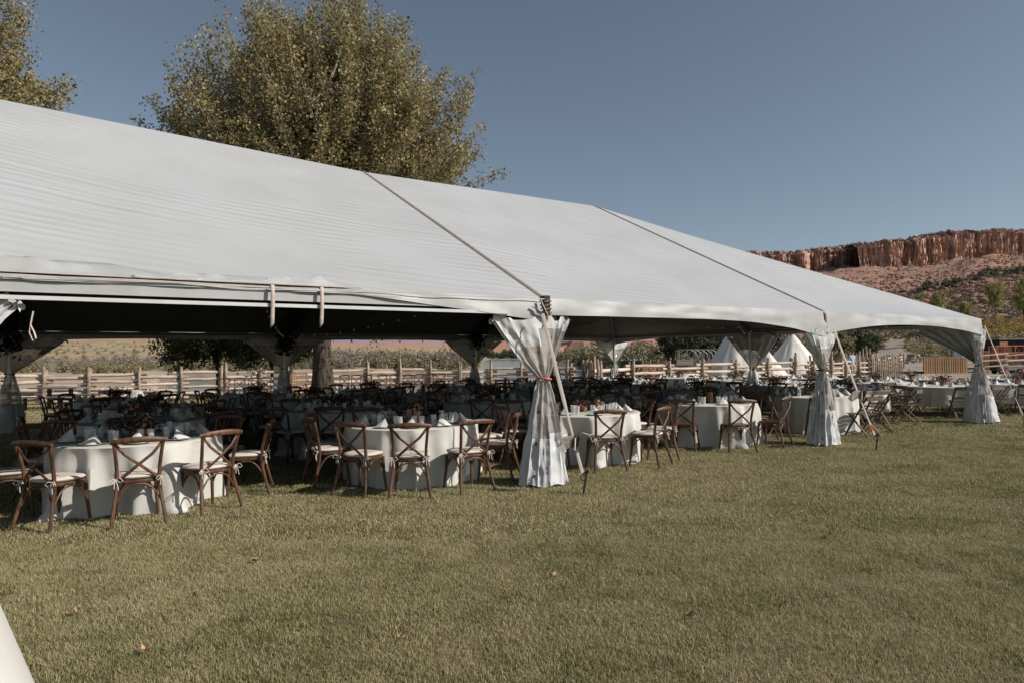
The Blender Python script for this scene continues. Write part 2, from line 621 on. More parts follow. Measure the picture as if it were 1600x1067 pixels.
COLS = [
    (-700, [(0, 0), (90, 0), (130, .3), (200, 2.4), (350, 7), (600, 17), (1000, 42), (1600, 40), (3000, 10)]),
    (230, [(0, 0), (90, 0), (130, .5), (200, 2.2), (350, 6.5), (600, 16), (1000, 40), (1600, 40), (3000, 10)]),
    (290, [(0, 0), (33, 0), (42, -2), (80, -2), (95, .2), (130, .5), (200, 1.5), (350, 4.5), (600, 13), (1000, 36), (1600, 38), (3000, 10)]),
    (590, [(0, 0), (33, 0), (42, -2), (82, -2), (95, .2), (130, .5), (200, 1), (350, 3), (600, 9), (1000, 21), (1600, 30), (2500, 92), (3000, 92)]),
    (730, [(0, 0), (35, 0), (44, -2), (95, -2), (108, .2), (130, .4), (200, .5), (350, 1.2), (600, 6), (1000, 17), (1600, 26), (2500, 90), (3000, 90)]),
    (775, [(0, 0), (35, 0), (44, -2), (420, -2), (480, -2), (520, .3), (600, .8), (1000, 16), (1600, 50), (3000, 60)]),
    (855, [(0, 0), (35, 0), (44, -2), (330, -2), (350, -2), (400, .3), (600, 1.5), (1000, 15), (1600, 52), (3000, 60)]),
    (885, [(0, 0), (34, 0), (44, -2), (200, -2), (215, .3), (300, 2), (600, 5), (1000, 15), (1600, 52), (3000, 60)]),
    (935, [(0, 0), (34, 0), (44, -2), (95, -2), (110, .3), (200, 1.5), (300, 3), (600, 8), (1000, 22), (1600, 54), (3000, 60)]),
    (965, [(0, 0), (90, 0), (130, .8), (200, 3), (300, 6), (600, 14), (1000, 30), (3000, 60)]),
    (1150, [(0, 0), (80, 0), (130, 1.5), (200, 5), (350, 18), (600, 40), (900, 75), (1330, 157), (3000, 160)]),
    (1340, [(0, 0), (75, 0), (90, .3), (130, 2.3), (200, 5.6), (350, 16), (600, 50), (900, 95), (1100, 134), (1500, 182), (3000, 182)]),
    (1450, [(0, 0), (58, 0), (90, .9), (130, 3.3), (200, 9.4), (300, 29.7), (350, 28), (600, 58), (900, 103), (1150, 148), (3000, 150)]),
    (1560, [(0, 0), (52, 0), (60, .4), (90, 2.3), (130, 6.9), (150, 7.4), (200, 14.4), (300, 36.6), (350, 35), (600, 60), (900, 118), (1220, 172), (3000, 172)]),
    (1700, [(0, 0), (52, 0), (60, .5), (90, 3), (130, 7.5), (150, 8.2), (200, 16), (300, 40), (350, 38), (600, 66), (900, 128), (1300, 188), (3000, 188)]),
    (2500, [(0, 0), (52, 0), (90, 3), (130, 7.5), (200, 16), (300, 40), (600, 66), (900, 128), (1700, 215), (3000, 215)]),
]
CS = np.array([c[0] for c in COLS], float)
LD = np.log(np.linspace(1, 1, 1))


def _smooth(t):
    return t * t * (3 - 2 * t)


def terrain(s, Y):
    s = min(max(s, -699), 2499)
    i = int(np.searchsorted(CS, s, side='right')) - 1
    i = min(max(i, 0), len(CS) - 2)
    t = _smooth((s - CS[i]) / (CS[i + 1] - CS[i]))
    h = []
    for rows in (COLS[i][1], COLS[i + 1][1]):
        for k in range(len(rows) - 1):
            if Y <= rows[k + 1][0]:
                q = (Y - rows[k][0]) / (rows[k + 1][0] - rows[k][0])
                h.append(rows[k][1] + (rows[k + 1][1] - rows[k][1]) * q)
                break
        else:
            h.append(rows[-1][1])
    z = h[0] * (1 - t) + h[1] * t
    if Y > 60 and z > RIV:
        k = min(1, (Y - 60) / 60)
        x = (s - 800) / FPX * Y
        z += k * fbm(x * .03, Y * .03) * min(2.5, .25 + max(0, z) * .06)
        if Y > 250 and s > 900:
            z += fbm(x * .012, Y * .012, 3, 5) * min(12, (Y - 250) * .02)
    return z


def gz(x, y):
    return terrain(800 + FPX * x / max(y, 1), y)


RED, TAN, SAND, BRUSH, GRAV = (.30, .135, .085), (.34, .25, .155), (.38, .30, .225), (.22, .19, .11), (.33, .265, .21)
LAWNC = (.11, .10, .045)


def kind(s, Y, z):
    x = (s - 800) / FPX * Y
    n = fbm(x * .05, Y * .05, 7)
    if z < -.4:
        return (.2, .17, .13)
    if s > 1290:
        if Y < 36:
            return LAWNC
        if Y < 62 or (Y < 95 and s < 1445):
            return GRAV
        if Y < 150:
            return TAN if n > -.25 else BRUSH
        if Y < 330:
            m = fbm(x * .09, Y * .09, 2)
            return RED if m > -.12 else (.20, .145, .095)
        m = n * .25
        return tuple(c * (1 + m) for c in (.30, .18, .13))
    if s > 950:
        if Y < 33:
            return LAWNC
        if Y < 90:
            return (.27, .21, .15)
        return BRUSH if Y < 220 else (.31, .15, .10)
    if Y < 33:
        return (.15, .12, .07) if s > 100 else SAND
    if Y < 95:
        return SAND if z > -.4 else (.25, .21, .16)
    if s < 700:
        if Y < 160:
            return BRUSH
        if Y < 700:
            return (.38, .285, .17) if n > -.2 else (.27, .22, .13)
        return (.42, .24, .16) if Y < 1700 else (.34, .25, .27)
    if Y < 400:
        return BRUSH
    if Y < 750:
        return (.36, .27, .16)
    return (.42, .20, .125) if n > -.1 else (.36, .25, .15)


rows_d = [1.0, 6, 15, 28, 31, 33, 35, 37, 40, 44, 48, 52, 56, 60, 65, 70, 76, 82, 88, 94, 100, 108]
d = 108.0
while d < 3000:
    d *= 1.028
    rows_d.append(d)
ss = np.concatenate([np.linspace(-700, -20, 40), np.linspace(-10, 1610, 300), np.linspace(1630, 2500, 40)])
V, colr = [], []
for Y in rows_d:
    for s in ss:
        z = terrain(float(s), Y)
        V.append(((s - 800) / FPX * Y, Y, z))
        colr.append(kind(float(s), Y, z))
n, m = len(rows_d), len(ss)
F = np.array([(i * m + k, i * m + k + 1, (i + 1) * m + k + 1, (i + 1) * m + k) for i in range(n - 1) for k in range(m - 1)])
me = fast_mesh('ground', np.array(V), F, M['ground'])
ca = me.color_attributes.new('kind', 'FLOAT_COLOR', 'POINT')
ca.data.foreach_set('color', np.concatenate([np.array(colr, np.float32), np.ones((len(colr), 1), np.float32)], 1).ravel())
me.polygons.foreach_set('use_smooth', [True] * len(me.polygons))
tag(link('ground', me), kind='structure')
# the ground behind the camera
b = MB()
b.add([(-60, -80, -.02), (60, -80, -.02), (60, 1.2, -.02), (-60, 1.2, -.02)], [(0, 1, 2, 3)])
tag(b.build('ground', M['lawn']), kind='structure')

# river
b = MB()
pts = [at(-300, 38), at(2000, 38), at(1400, 900), at(-300, 900)]
b.add([(p.x, p.y, RIV) for p in pts], [(0, 1, 2, 3)])
tag(b.build('river', M['water']), kind='structure')

# lawn: a sheet 4 mm above the soil, uneven edge towards fence and gravel
edge = [(-420, 24), (0, 24.5), (90, 25), (230, 27.2), (350, 28.6), (450, 29.6), (520, 30.5), (640, 31.6), (760, 32), (900, 31.6), (1000, 33),
        (1150, 35), (1300, 36.5), (1440, 36), (1540, 34), (1650, 34), (1900, 33)]
P = []
for i in range(len(edge) * 6):
    q = i / 6
    k = min(int(q), len(edge) - 2)
    f = q - k
    s = edge[k][0] + (edge[k + 1][0] - edge[k][0]) * f
    Y = edge[k][1] + (edge[k + 1][1] - edge[k][1]) * f + .25 * fbm(q * .9, 0)
    P.append(((s - 800) / FPX * Y, Y))
b = MB()
rowsL = []
for t in [i / 24 for i in range(25)]:
    rowsL.append([(x * (t ** 1.4 * .985 + .015), (y - 0) * (t ** 1.4 * .985 + .015), .004) for x, y in P])
b.grid(rowsL)
tag(b.build('lawn', M['lawn']), kind='structure')
b = MB()
b.add([(-40, -60, .004), (40, -60, .004), (40, 0.45, .004), (-40, 0.45, .004)], [(0, 1, 2, 3)])
tag(b.build('lawn', M['lawn']), kind='structure')

# dirt road up the hill
b = MB()
path = [(1398, 52, 15), (1396, 70, 9), (1391, 88, 5.9), (1387, 108, 5.0), (1390, 130, 4.6), (1401, 155, 4.4), (1420, 175, 4.4), (1450, 190, 4.4), (1490, 200, 4.4)]
rowsR = []
for i in range(49):
    q = i / 6
    k = min(int(q), len(path) - 2)
    f = q - k
    s, Y, wd = (path[k][j] + (path[k + 1][j] - path[k][j]) * f for j in range(3))
    x = (s - 800) / FPX * Y
    rowsR.append([(x + wd * o, Y, gz(x + wd * o, Y) + .09 + .02 * fbm(x * .5 + o * 3, Y * .3)) for o in np.linspace(-.5, .5, 13)])
b.grid(rowsR)
tag(b.build('dirt_road', M['road']), kind='structure')


# ------------------------------------------------------------------ cliff of the mesa (fluted wall, ledges, flat cap)
def interp(x, tb):
    for k in range(len(tb) - 1):
        if x <= tb[k + 1][0]:
            f = (x - tb[k][0]) / (tb[k + 1][0] - tb[k][0])
            return tb[k][1] + (tb[k + 1][1] - tb[k][1]) * f
    return tb[-1][1]


TOP = [(1080, 394), (1250, 390), (1343, 380), (1352, 377), (1400, 373), (1450, 367), (1500, 358), (1540, 357), (1600, 354), (1900, 345), (2300, 340)]
BOT = [(1080, 430), (1250, 426), (1330, 422), (1352, 421), (1400, 413), (1450, 409), (1500, 402), (1550, 399), (1600, 396), (1900, 390), (2300, 385)]


def cliffD(s):
    if s < 1352:
        base = 1330 + (s - 1090) * .6 - 50 * _smooth(min(1, max(0, (s - 1190) / 12))) + 40 * _smooth(min(1, max(0, (s - 1262) / 10)))
    else:
        base = 1100 + (s - 1352) * .6
    return base


def cliff(s0, s1, name, nm):
    b = MB()
    NS, NT = int((s1 - s0) * 1.9), 46
    rows = []
    for i in range(NS + 1):
        s = s0 + (s1 - s0) * i / NS
        D = cliffD(s)
        zt, zb = hz(s, interp(s, TOP), D), hz(s, interp(s, BOT), D)
        zt += 6 * fbm(s * .05, 1) + 3 * fbm(s * .23, 2)
        zb -= 30
        row = []
        for j in range(NT + 1):
            t = j / NT
            z = zb + (zt - zb) * t
            # vertical flutes: strong variation along s, weak along z
            flute = 24 * fbm(s * .035, t * .35, 1.3, 3) + 9 * abs(fbm(s * .13, t * .5, 4.1, 3)) + 6 * fbm(s * .5, t * 1.4, 8.8, 3)
            ledge = -9 * (t > .9) - 7 * (t > .965)
            talus = -46 * max(0, .26 - t + .07 * fbm(s * .08, 5)) / .26
            Y = D + flute - ledge + talus + 3 * fbm(s * .2, t * 9, 2.2)
            x = (s - 800) / FPX * D
            row.append((x + 5 * fbm(s * .2, t, 6), Y, z))
        for k, dz in ((60, -1), (260, -6)):
            row.append((row[NT][0] * (1 + k / D), D + 30 + k, zt + dz + 3 * fbm(s * .1, k)))
        rows.append(row)
    b.grid([list(c) for c in zip(*rows)])
    return b.build('cliff', nm)


def cliff_mat():
    m, t, b = newmat('sandstone_cliff')
    N, L = t.nodes, t.links
    tc = N.new('ShaderNodeTexCoord')
    mp = N.new('ShaderNodeMapping')
    mp.inputs['Scale'].default_value = (.05, .05, .006)
    L.new(tc.outputs['Object'], mp.inputs[0])
    n = N.new('ShaderNodeTexNoise')
    n.inputs['Scale'].default_value = 1.3
    n.inputs['Detail'].default_value = 6
    L.new(mp.outputs[0], n.inputs[0])
    cr = N.new('ShaderNodeValToRGB')
    e = cr.color_ramp.elements
    e[0].position, e[0].color = .36, (.21, .14, .115, 1)
    e[1].position, e[1].color = .62, (.55, .35, .265, 1)
    x = e.new(.5)
    x.color = (.42, .26, .195, 1)
    L.new(n.outputs[0], cr.inputs[0])
    mp2 = N.new('ShaderNodeMapping')
    mp2.inputs['Scale'].default_value = (.004, .004, .09)
    L.new(tc.outputs['Object'], mp2.inputs[0])
    n2 = N.new('ShaderNodeTexNoise')
    n2.inputs['Scale'].default_value = 1.5
    n2.inputs['Detail'].default_value = 5
    L.new(mp2.outputs[0], n2.inputs[0])
    mr = N.new('ShaderNodeMapRange')
    mr.inputs[1].default_value = .35
    mr.inputs[2].default_value = .65
    mr.inputs[3].default_value = .78
    mr.inputs[4].default_value = 1.12
    L.new(n2.outputs[0], mr.inputs[0])
    vm = N.new('ShaderNodeVectorMath')
    vm.operation = 'SCALE'
    L.new(cr.outputs[0], vm.inputs[0])
    L.new(mr.outputs[0], vm.inputs['Scale'])
    L.new(vm.outputs[0], b.inputs['Base Color'])
    b.inputs['Roughness'].default_value = .95
    b.inputs['Specular IOR Level'].default_value = .1
    bp = N.new('ShaderNodeBump')
    bp.inputs['Strength'].default_value = .9
    bp.inputs['Distance'].default_value = 6
    L.new(n.outputs[0], bp.inputs['Height'])
    L.new(bp.outputs[0], b.inputs['Normal'])
    return m


M['cliff'] = cliff_mat()
for a, z in ((1090, 1352), (1352, 2100)):
    tag(cliff(a, z, 'cliff', M['cliff']), kind='structure')


# ------------------------------------------------------------------ scattering (geometry nodes, stuff only)
PROTO = {}


def proto_coll(name, meshes):
    c = bpy.data.collections.new(name)
    for k, me_ in enumerate(meshes):
        o = bpy.data.objects.new(name + '_piece', me_)
        c.objects.link(o)
    return c


def scatter(name, pts, scl, coll, matr, label=None, seed=0, rotz=None, tone=None, tilt=0.0, kindv='stuff', group=None):
    """one object: instances of a clump at every point"""
    pts = np.array(pts, np.float32)
    me_ = bpy.data.meshes.new(name)
    me_.vertices.add(len(pts))
    me_.vertices.foreach_set('co', pts.ravel())
    rs = np.random.RandomState(seed + 5)
    a = me_.attributes.new('scl', 'FLOAT', 'POINT')
    a.data.foreach_set('value', np.array(scl, np.float32))
    rot = np.zeros((len(pts), 3), np.float32)
    rot[:, 2] = rs.uniform(0, 2 * pi, len(pts)) if rotz is None else rotz
    if tilt:
        rot[:, :2] = rs.normal(0, tilt, (len(pts), 2))
    a = me_.attributes.new('rot', 'FLOAT_VECTOR', 'POINT')
    a.data.foreach_set('vector', rot.ravel())
    a = me_.attributes.new('tone', 'FLOAT', 'POINT')
    a.data.foreach_set('value', np.array(tone if tone is not None else rs.uniform(0, 1, len(pts)), np.float32))
    a = me_.attributes.new('pick', 'INT', 'POINT')
    a.data.foreach_set('value', rs.randint(0, len(coll.objects), len(pts)).astype(np.int32))
    me_.materials.append(matr)
    o = link(name, me_)
    g = bpy.data.node_groups.new(name + '_scatter', 'GeometryNodeTree')
    g.interface.new_socket('Geometry', in_out='INPUT', socket_type='NodeSocketGeometry')
    g.interface.new_socket('Geometry', in_out='OUTPUT', socket_type='NodeSocketGeometry')
    N, L = g.nodes, g.links
    gi, go = N.new('NodeGroupInput'), N.new('NodeGroupOutput')
    ip = N.new('GeometryNodeInstanceOnPoints')
    ci = N.new('GeometryNodeCollectionInfo')
    ci.inputs['Collection'].default_value = coll
    ci.inputs['Separate Children'].default_value = True
    ci.inputs['Reset Children'].default_value = True
    m2p = N.new('GeometryNodeMeshToPoints')
    L.new(gi.outputs[0], m2p.inputs[0])
    L.new(m2p.outputs[0], ip.inputs['Points'])
    L.new(ci.outputs[0], ip.inputs['Instance'])
    ip.inputs['Pick Instance'].default_value = True

    def attr(nm, ty):
        q = N.new('GeometryNodeInputNamedAttribute')
        q.data_type = ty
        q.inputs['Name'].default_value = nm
        return q.outputs['Attribute']
    L.new(attr('pick', 'INT'), ip.inputs['Instance Index'])
    L.new(attr('scl', 'FLOAT'), ip.inputs['Scale'])
    e2r = N.new('FunctionNodeEulerToRotation')
    L.new(attr('rot', 'FLOAT_VECTOR'), e2r.inputs[0])
    L.new(e2r.outputs[0], ip.inputs['Rotation'])
    L.new(ip.outputs[0], go.inputs[0])
    md = o.modifiers.new('scatter', 'NODES')
    md.node_group = g
    return tag(o, label, None, group, kindv)


def blade_patch(nb, rad, h, wd, seed):
    rs = np.random.RandomState(seed)
    V, F = [], []
    for i in range(nb):
        r = rad * sqrt(rs.rand())
        a = rs.rand() * 6.283
        x, y = r * cos(a), r * sin(a)
        hh = h * rs.uniform(.45, 1.15)
        la = rs.rand() * 6.283
        ln = hh * abs(rs.normal(.45, .35))
        fa = rs.rand() * 6.283
        dx, dy = cos(fa) * wd / 2, sin(fa) * wd / 2
        mx, my = x + cos(la) * ln * .35, y + sin(la) * ln * .35
        tx, ty = x + cos(la) * ln, y + sin(la) * ln
        k = len(V)
        V += [(x - dx, y - dy, 0), (x + dx, y + dy, 0), (mx + dx * .8, my + dy * .8, hh * .6), (mx - dx * .8, my - dy * .8, hh * .6), (tx, ty, hh * .96)]
        F += [(k, k + 1, k + 2, k + 3), (k + 3, k + 2, k + 4)]
    me_ = bpy.data.meshes.new('grass_tuft')
    me_.from_pydata(V, [], F)
    me_.materials.append(M['grass'])
    return me_


def bush_mesh(name, n, sz, matr, seed, flat=.75, stems=True, up=0.0):
    rs = np.random.RandomState(seed)
    C = rs.normal(size=(n, 3))
    C /= np.linalg.norm(C, axis=1)[:, None]
    C *= (rs.uniform(.35, 1, n) ** .6)[:, None]
    lump = 1 + .3 * np.sin(C[:, 0] * 5 + seed) * np.cos(C[:, 1] * 4 + seed * 2)
    C *= lump[:, None]
    C[:, 2] = np.abs(C[:, 2]) * flat * 1.2
    C[:, :2] *= .62
    V, F = leaf_quads(C, sz, 1.5 + up, rs)
    return fast_mesh(name, V, F, matr)


tufts = proto_coll('grass', [blade_patch(28, .085, .031, .0032, k) for k in range(6)])
tufts_mid = proto_coll('grass', [blade_patch(30, .14, .031, .0052, 20 + k) for k in range(5)])
tufts_far = proto_coll('grass', [blade_patch(30, .26, .036, .012, 40 + k) for k in range(4)])


def lawn_tone(x, y):
    v = .42 + .20 * fbm(x * 1.1 + .6 * fbm(x * 3, y * 3), y * 1.6, 1, 6) + .24 * fbm(x * 5, y * 5, 2, 3) + .13 * fbm(x * .3, y * .3, 4) - .13 * max(0, min(1, (x - 2) / 5))
    # drier strip trodden along the tent edge
    b_ = (Vector((x, y, 0)) - C0).dot(W_)
    v += .10 * math.exp(-((b_ + 1.1) / 1.2) ** 2)
    return min(1, max(0, v))


def lawn_zone(y0, y1, dens, coll, name, label, smin=-60, smax=1660, seed=0):
    rs = np.random.RandomState(seed)
    xw = lambda y: ((smin - 800) / FPX * y - .5, (smax - 800) / FPX * y + .5)
    area = sum((xw(y)[1] - xw(y)[0]) for y in np.linspace(y0, y1, 50)) / 50 * (y1 - y0)
    n_ = int(area * dens)
    x0, x1 = xw(y1)
    out, sc_, tn = [], [], []
    while len(out) < n_:
        y = rs.uniform(y0, y1)
        x = rs.uniform(x0, x1)
        a, b_ = xw(y)
        if not a < x < b_:
            continue
        t = lawn_tone(x, y)
        cl = fbm(x * 2.3, y * 2.3, 9, 3)
        if cl < -.45 and rs.rand() < .5:
            continue
        out.append((x, y, .002))
        sc_.append(rs.uniform(.75, 1.2) * (1 + .35 * cl))
        tn.append(t + rs.normal(0, .13))
    return scatter(name, out, sc_, coll, M['grass'], label, seed=seed, tone=tn)


lawn_zone(2.9, 6.2, 720, tufts, 'grass', None, seed=1)
lawn_zone(6.2, 13.5, 210, tufts_mid, 'grass', None, seed=2)
lawn_zone(13.5, 32, 34, tufts_far, 'grass', None, seed=3)
print('terrain done')
# ------------------------------------------------------------------ the big frame tent
tent = thing('frame_tent', 'huge white hip-roof frame tent open on all sides over the banquet tables', 'tent', C0)


def tl(p):
    """world point -> tent-local"""
    return Vector(p) - C0


def roof_z(a, b, sag=0.0):
    bb = min(b, WID - b)
    return HE + (HR - HE) * min(bb, a if a < BAY else 99) / BAY - sag


def uvgrid(b_, P, UV, name, mats, parent):
    """grid with a uv map in metres"""
    b_.grid(P)
    me_ = b_.mesh(name, mats)
    uvl = me_.uv_layers.new(name='UVMap')
    flat = [q for row in UV for q in row]
    vals = np.array([flat[l.vertex_index] for l in me_.loops], np.float32)
    uvl.data.foreach_set('uv', vals.ravel())
    return link(name, me_, parent)


def ridge(a):
    return HR + max(0, a - 12.6) * .05


def roof_panel(side, a0, a1, kindp, lift=0.0, m='roof', nm='roof_panel'):
    n1, n2 = 28, 28
    P, Q = [], []
    for i in range(n1 + 1):
        s = i / n1
        r1, r2 = [], []
        for j in range(n2 + 1):
            t = j / n2
            if kindp == 'bay':
                a = a0 + (a1 - a0) * s
                bb = BAY * t
                z = HE + (ridge(a) - HE) * t - .11 * sin(pi * s) * sin(pi * t) ** .8
            elif kindp == 'hip':          # triangle beside the corner on the long side
                a = BAY * s
                bb = a * t
                z = HE + (HR - HE) * bb / BAY - .16 * sin(pi * t) ** .9 * sin(pi * s) ** .8
                if t == 1:
                    z -= .05 * sin(pi * s)
            else:                          # half of the end slope, up from the mid post
                bb = BAY * s
                a = bb * t
                z = HE + (HR - HE) * a / BAY - .16 * sin(pi * t) ** .9 * sin(pi * s) ** .8
                if t == 1:
                    z -= .05 * sin(pi * s)
            b_ = bb if side == 0 else WID - bb
            r1.append(tl(T(a, b_, z - lift)))
            r2.append((a, b_) if kindp != 'end' else (b_, a))
        P.append(r1)
        Q.append(r2)
    if (side == 0) == (kindp != 'end'):
        pass
    return uvgrid(MB(), P, Q, nm, M[m], tent)


NB = 4
for side in (0, 1):
    for k in range(1, NB):
        roof_panel(side, BAY * k, BAY * (k + 1), 'bay')
        roof_panel(side, BAY * k, BAY * (k + 1), 'bay', .03, 'under_shade', 'roof_shade_sheet')  # added under sheet, its dark colour carries the interior shade
    for kp in ('hip', 'end'):
        roof_panel(side, 0, BAY, kp)
        roof_panel(side, 0, BAY, kp, .03, 'under_shade', 'roof_shade_sheet')


def sagz(a, b_):
    return roof_z(a, b_)


# webbing over the seams, from ridge to eave
for k in range(1, NB + 1):
    for side in (0, 1):
        b = MB()
        pts = []
        for i in range(13):
            t = i / 12
            bb = BAY * (1 - t)
            bz = bb if side == 0 else WID - bb
            z = HE + (ridge(BAY * k) - HE) * (1 - t) + .012
            pts.append(tl(T(BAY * k, bz, z)))
        o_ = -1 if side == 0 else 1
        pts.append(tl(T(BAY * k, -.05 if side == 0 else WID + .05, HE - .06)))
        pts.append(tl(T(BAY * k, -.06 if side == 0 else WID + .06, HE - .3)))
        b.tube(pts, .024, .006, seg=6, up=(0, 0, 1))
        b.build('seam_webbing', M['seam'], tent)
        # lighter rope piping along it
        b = MB()
        b.tube([p + U * -.036 + Vector((0, 0, .002)) for p in pts[:14]], .007, seg=5)
        b.build('seam_piping', M['tape'], tent)
# end-slope seam to the mid post
b = MB()
b.tube([tl(T(BAY * t, BAY, HE + (HR - HE) * t + .012)) for t in np.linspace(0, 1, 9)], .022, .006, seg=6, up=(0, 0, 1))
b.build('seam_webbing', M['seam'], tent)


def vdepth(t, lo=.18, l=.26, r=.30, p=2.2):
    q = abs(2 * t - 1) ** p
    return lo + (l if t < .5 else r) * q * .62


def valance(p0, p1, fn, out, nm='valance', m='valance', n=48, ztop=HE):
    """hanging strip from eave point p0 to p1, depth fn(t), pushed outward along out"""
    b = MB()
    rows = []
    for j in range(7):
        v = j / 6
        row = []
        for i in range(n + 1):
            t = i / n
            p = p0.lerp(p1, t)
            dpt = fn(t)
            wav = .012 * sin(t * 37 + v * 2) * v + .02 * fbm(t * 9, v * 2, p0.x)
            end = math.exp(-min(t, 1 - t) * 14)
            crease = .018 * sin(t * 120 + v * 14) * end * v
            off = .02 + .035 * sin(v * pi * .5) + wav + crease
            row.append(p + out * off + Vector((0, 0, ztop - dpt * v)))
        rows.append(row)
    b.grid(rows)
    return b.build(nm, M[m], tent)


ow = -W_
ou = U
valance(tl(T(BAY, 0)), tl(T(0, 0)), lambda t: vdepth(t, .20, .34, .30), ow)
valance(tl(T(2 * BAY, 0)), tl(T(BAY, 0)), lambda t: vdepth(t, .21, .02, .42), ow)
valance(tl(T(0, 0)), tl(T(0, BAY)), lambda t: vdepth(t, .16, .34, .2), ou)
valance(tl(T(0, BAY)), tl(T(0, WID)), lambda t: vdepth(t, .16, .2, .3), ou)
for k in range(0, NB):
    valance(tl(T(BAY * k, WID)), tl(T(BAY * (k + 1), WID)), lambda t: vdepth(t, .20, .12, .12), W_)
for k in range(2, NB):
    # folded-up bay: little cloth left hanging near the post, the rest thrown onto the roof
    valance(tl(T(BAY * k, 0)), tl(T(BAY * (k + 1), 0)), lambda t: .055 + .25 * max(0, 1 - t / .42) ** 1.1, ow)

# fabric thrown back onto the lower roof of the open bay
for a0, a1, wd in ((15.1, 17.3, .16), (16.7, 20.5, .30)):
    b = MB()
    rows = []
    for j in range(9):
        v = j / 8
        row = []
        for i in range(61):
            t = i / 60
            a = a0 + (a1 - a0) * t
            e = sin(pi * min(1, t * 1.6 + .05)) if t < .3 else 1
            e = min(1, t * 5) * (1 if a1 > 19 else min(1, (1 - t) * 5))
            hump = max(0, fbm(a * 1.7, v * 1.5, a0)) * .14 * e + .02
            bb = -.04 + wd * v * e
            row.append(tl(T(a, bb, HE + (HR - HE) * max(bb, 0) / BAY + .012 + hump * sin(pi * v) + .02 * e * (v > .9))))
        rows.append(row)
    b.grid(rows)
    o = b.build('turned_back_flap', M['valance'], tent)
    md = o.modifiers.new('thick', 'SOLIDIFY')
    md.thickness = .006
    # tan edge tape of the flap
    b = MB()
    b.tube([rows[0][i] + Vector((0, 0, .0)) for i in range(0, 61, 2)], .007, .004, seg=5, up=(0, 0, 1))
    b.build('edge_tape', M['tape'], tent)
b = MB()
b.tube([tl(T(a, -.075, HE - .02 + .006 * sin(a * 3))) for a in np.linspace(12.65, 19.5, 60)], .004, .007, seg=6, up=(0, 0, 1))
b.build('edge_tape', M['tape'], tent)

# frame: eave tubes, posts, rafters, ridge
for k in range(2, NB):
    b = MB()
    b.beam(tl(T(BAY * k + .1, -.015, HE - .105)), tl(T(BAY * (k + 1) - .1, -.015, HE - .105)), .03, .10)
    b.build('eave_fascia', M['plankgrey'] if False else M['valance'], tent)
    b = MB()
    b.beam(tl(T(BAY * k + .6, -.045, HE - .205)), tl(T(BAY * (k + 1) - .1, -.045, HE - .205)), .045, .035)
    b.build('eave_rail', M['vinyl'], tent)
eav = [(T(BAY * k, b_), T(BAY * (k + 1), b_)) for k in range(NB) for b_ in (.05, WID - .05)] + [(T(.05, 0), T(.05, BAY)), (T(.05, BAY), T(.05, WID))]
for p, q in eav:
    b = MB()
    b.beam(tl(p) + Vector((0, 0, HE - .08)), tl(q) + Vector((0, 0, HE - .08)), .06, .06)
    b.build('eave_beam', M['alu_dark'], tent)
POSTS = [(BAY * k, 0) for k in range(NB + 1)] + [(0, BAY)] + [(BAY * k, WID) for k in range(NB + 1)]
for a, b_ in POSTS:
    b = MB()
    bi = min(max(b_, .06), WID - .06)
    ai = max(a, .06)
    b.tube([tl(T(ai, bi, 0)), tl(T(ai, bi, HE - .05))], .042, seg=10)
    b.box(tl(T(ai, bi, .01)), (.2, .2, .02))
    b.build('post', M['alu'], tent)
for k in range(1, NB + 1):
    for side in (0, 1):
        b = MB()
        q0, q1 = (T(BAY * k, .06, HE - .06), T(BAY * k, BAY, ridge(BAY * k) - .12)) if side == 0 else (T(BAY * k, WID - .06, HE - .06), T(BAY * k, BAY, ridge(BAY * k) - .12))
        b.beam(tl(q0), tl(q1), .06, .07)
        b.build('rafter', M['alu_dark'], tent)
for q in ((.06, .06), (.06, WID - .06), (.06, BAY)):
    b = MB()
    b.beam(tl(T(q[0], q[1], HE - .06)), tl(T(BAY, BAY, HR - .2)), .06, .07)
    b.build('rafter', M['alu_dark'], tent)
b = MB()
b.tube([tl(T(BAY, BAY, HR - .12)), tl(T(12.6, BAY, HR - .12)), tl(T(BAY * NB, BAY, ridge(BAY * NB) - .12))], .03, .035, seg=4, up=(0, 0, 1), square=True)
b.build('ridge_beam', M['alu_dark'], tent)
# exposed corner fitting at the laced seam of the front post
b = MB()
b.box(tl(T(12.6, -.03, HE - .10)), (.09, .09, .26), Matrix.Rotation(TH, 3, 'Z'))
for j in range(4):
    b.tube([tl(T(12.55, -.085, HE - .04 - .05 * j)), tl(T(12.66, -.085, HE - .06 - .05 * j))], .012, seg=6)
b.build('corner_fitting', M['steel'], tent)
b = MB()
b.tube([tl(T(12.86, -.09, HE - .12)), tl(T(12.72, -.12, HE - .2)), tl(T(12.62, -.1, HE - .27))], .02, .004, seg=6)
b.tube([tl(T(12.72, -.1, HE - .02)), tl(T(12.70, -.12, HE - .1)), tl(T(12.60, -.1, HE - .25)), tl(T(12.64, -.1, HE - .36))], .018, .004, seg=6)
b.build('lacing_strap', M['tape'], tent)
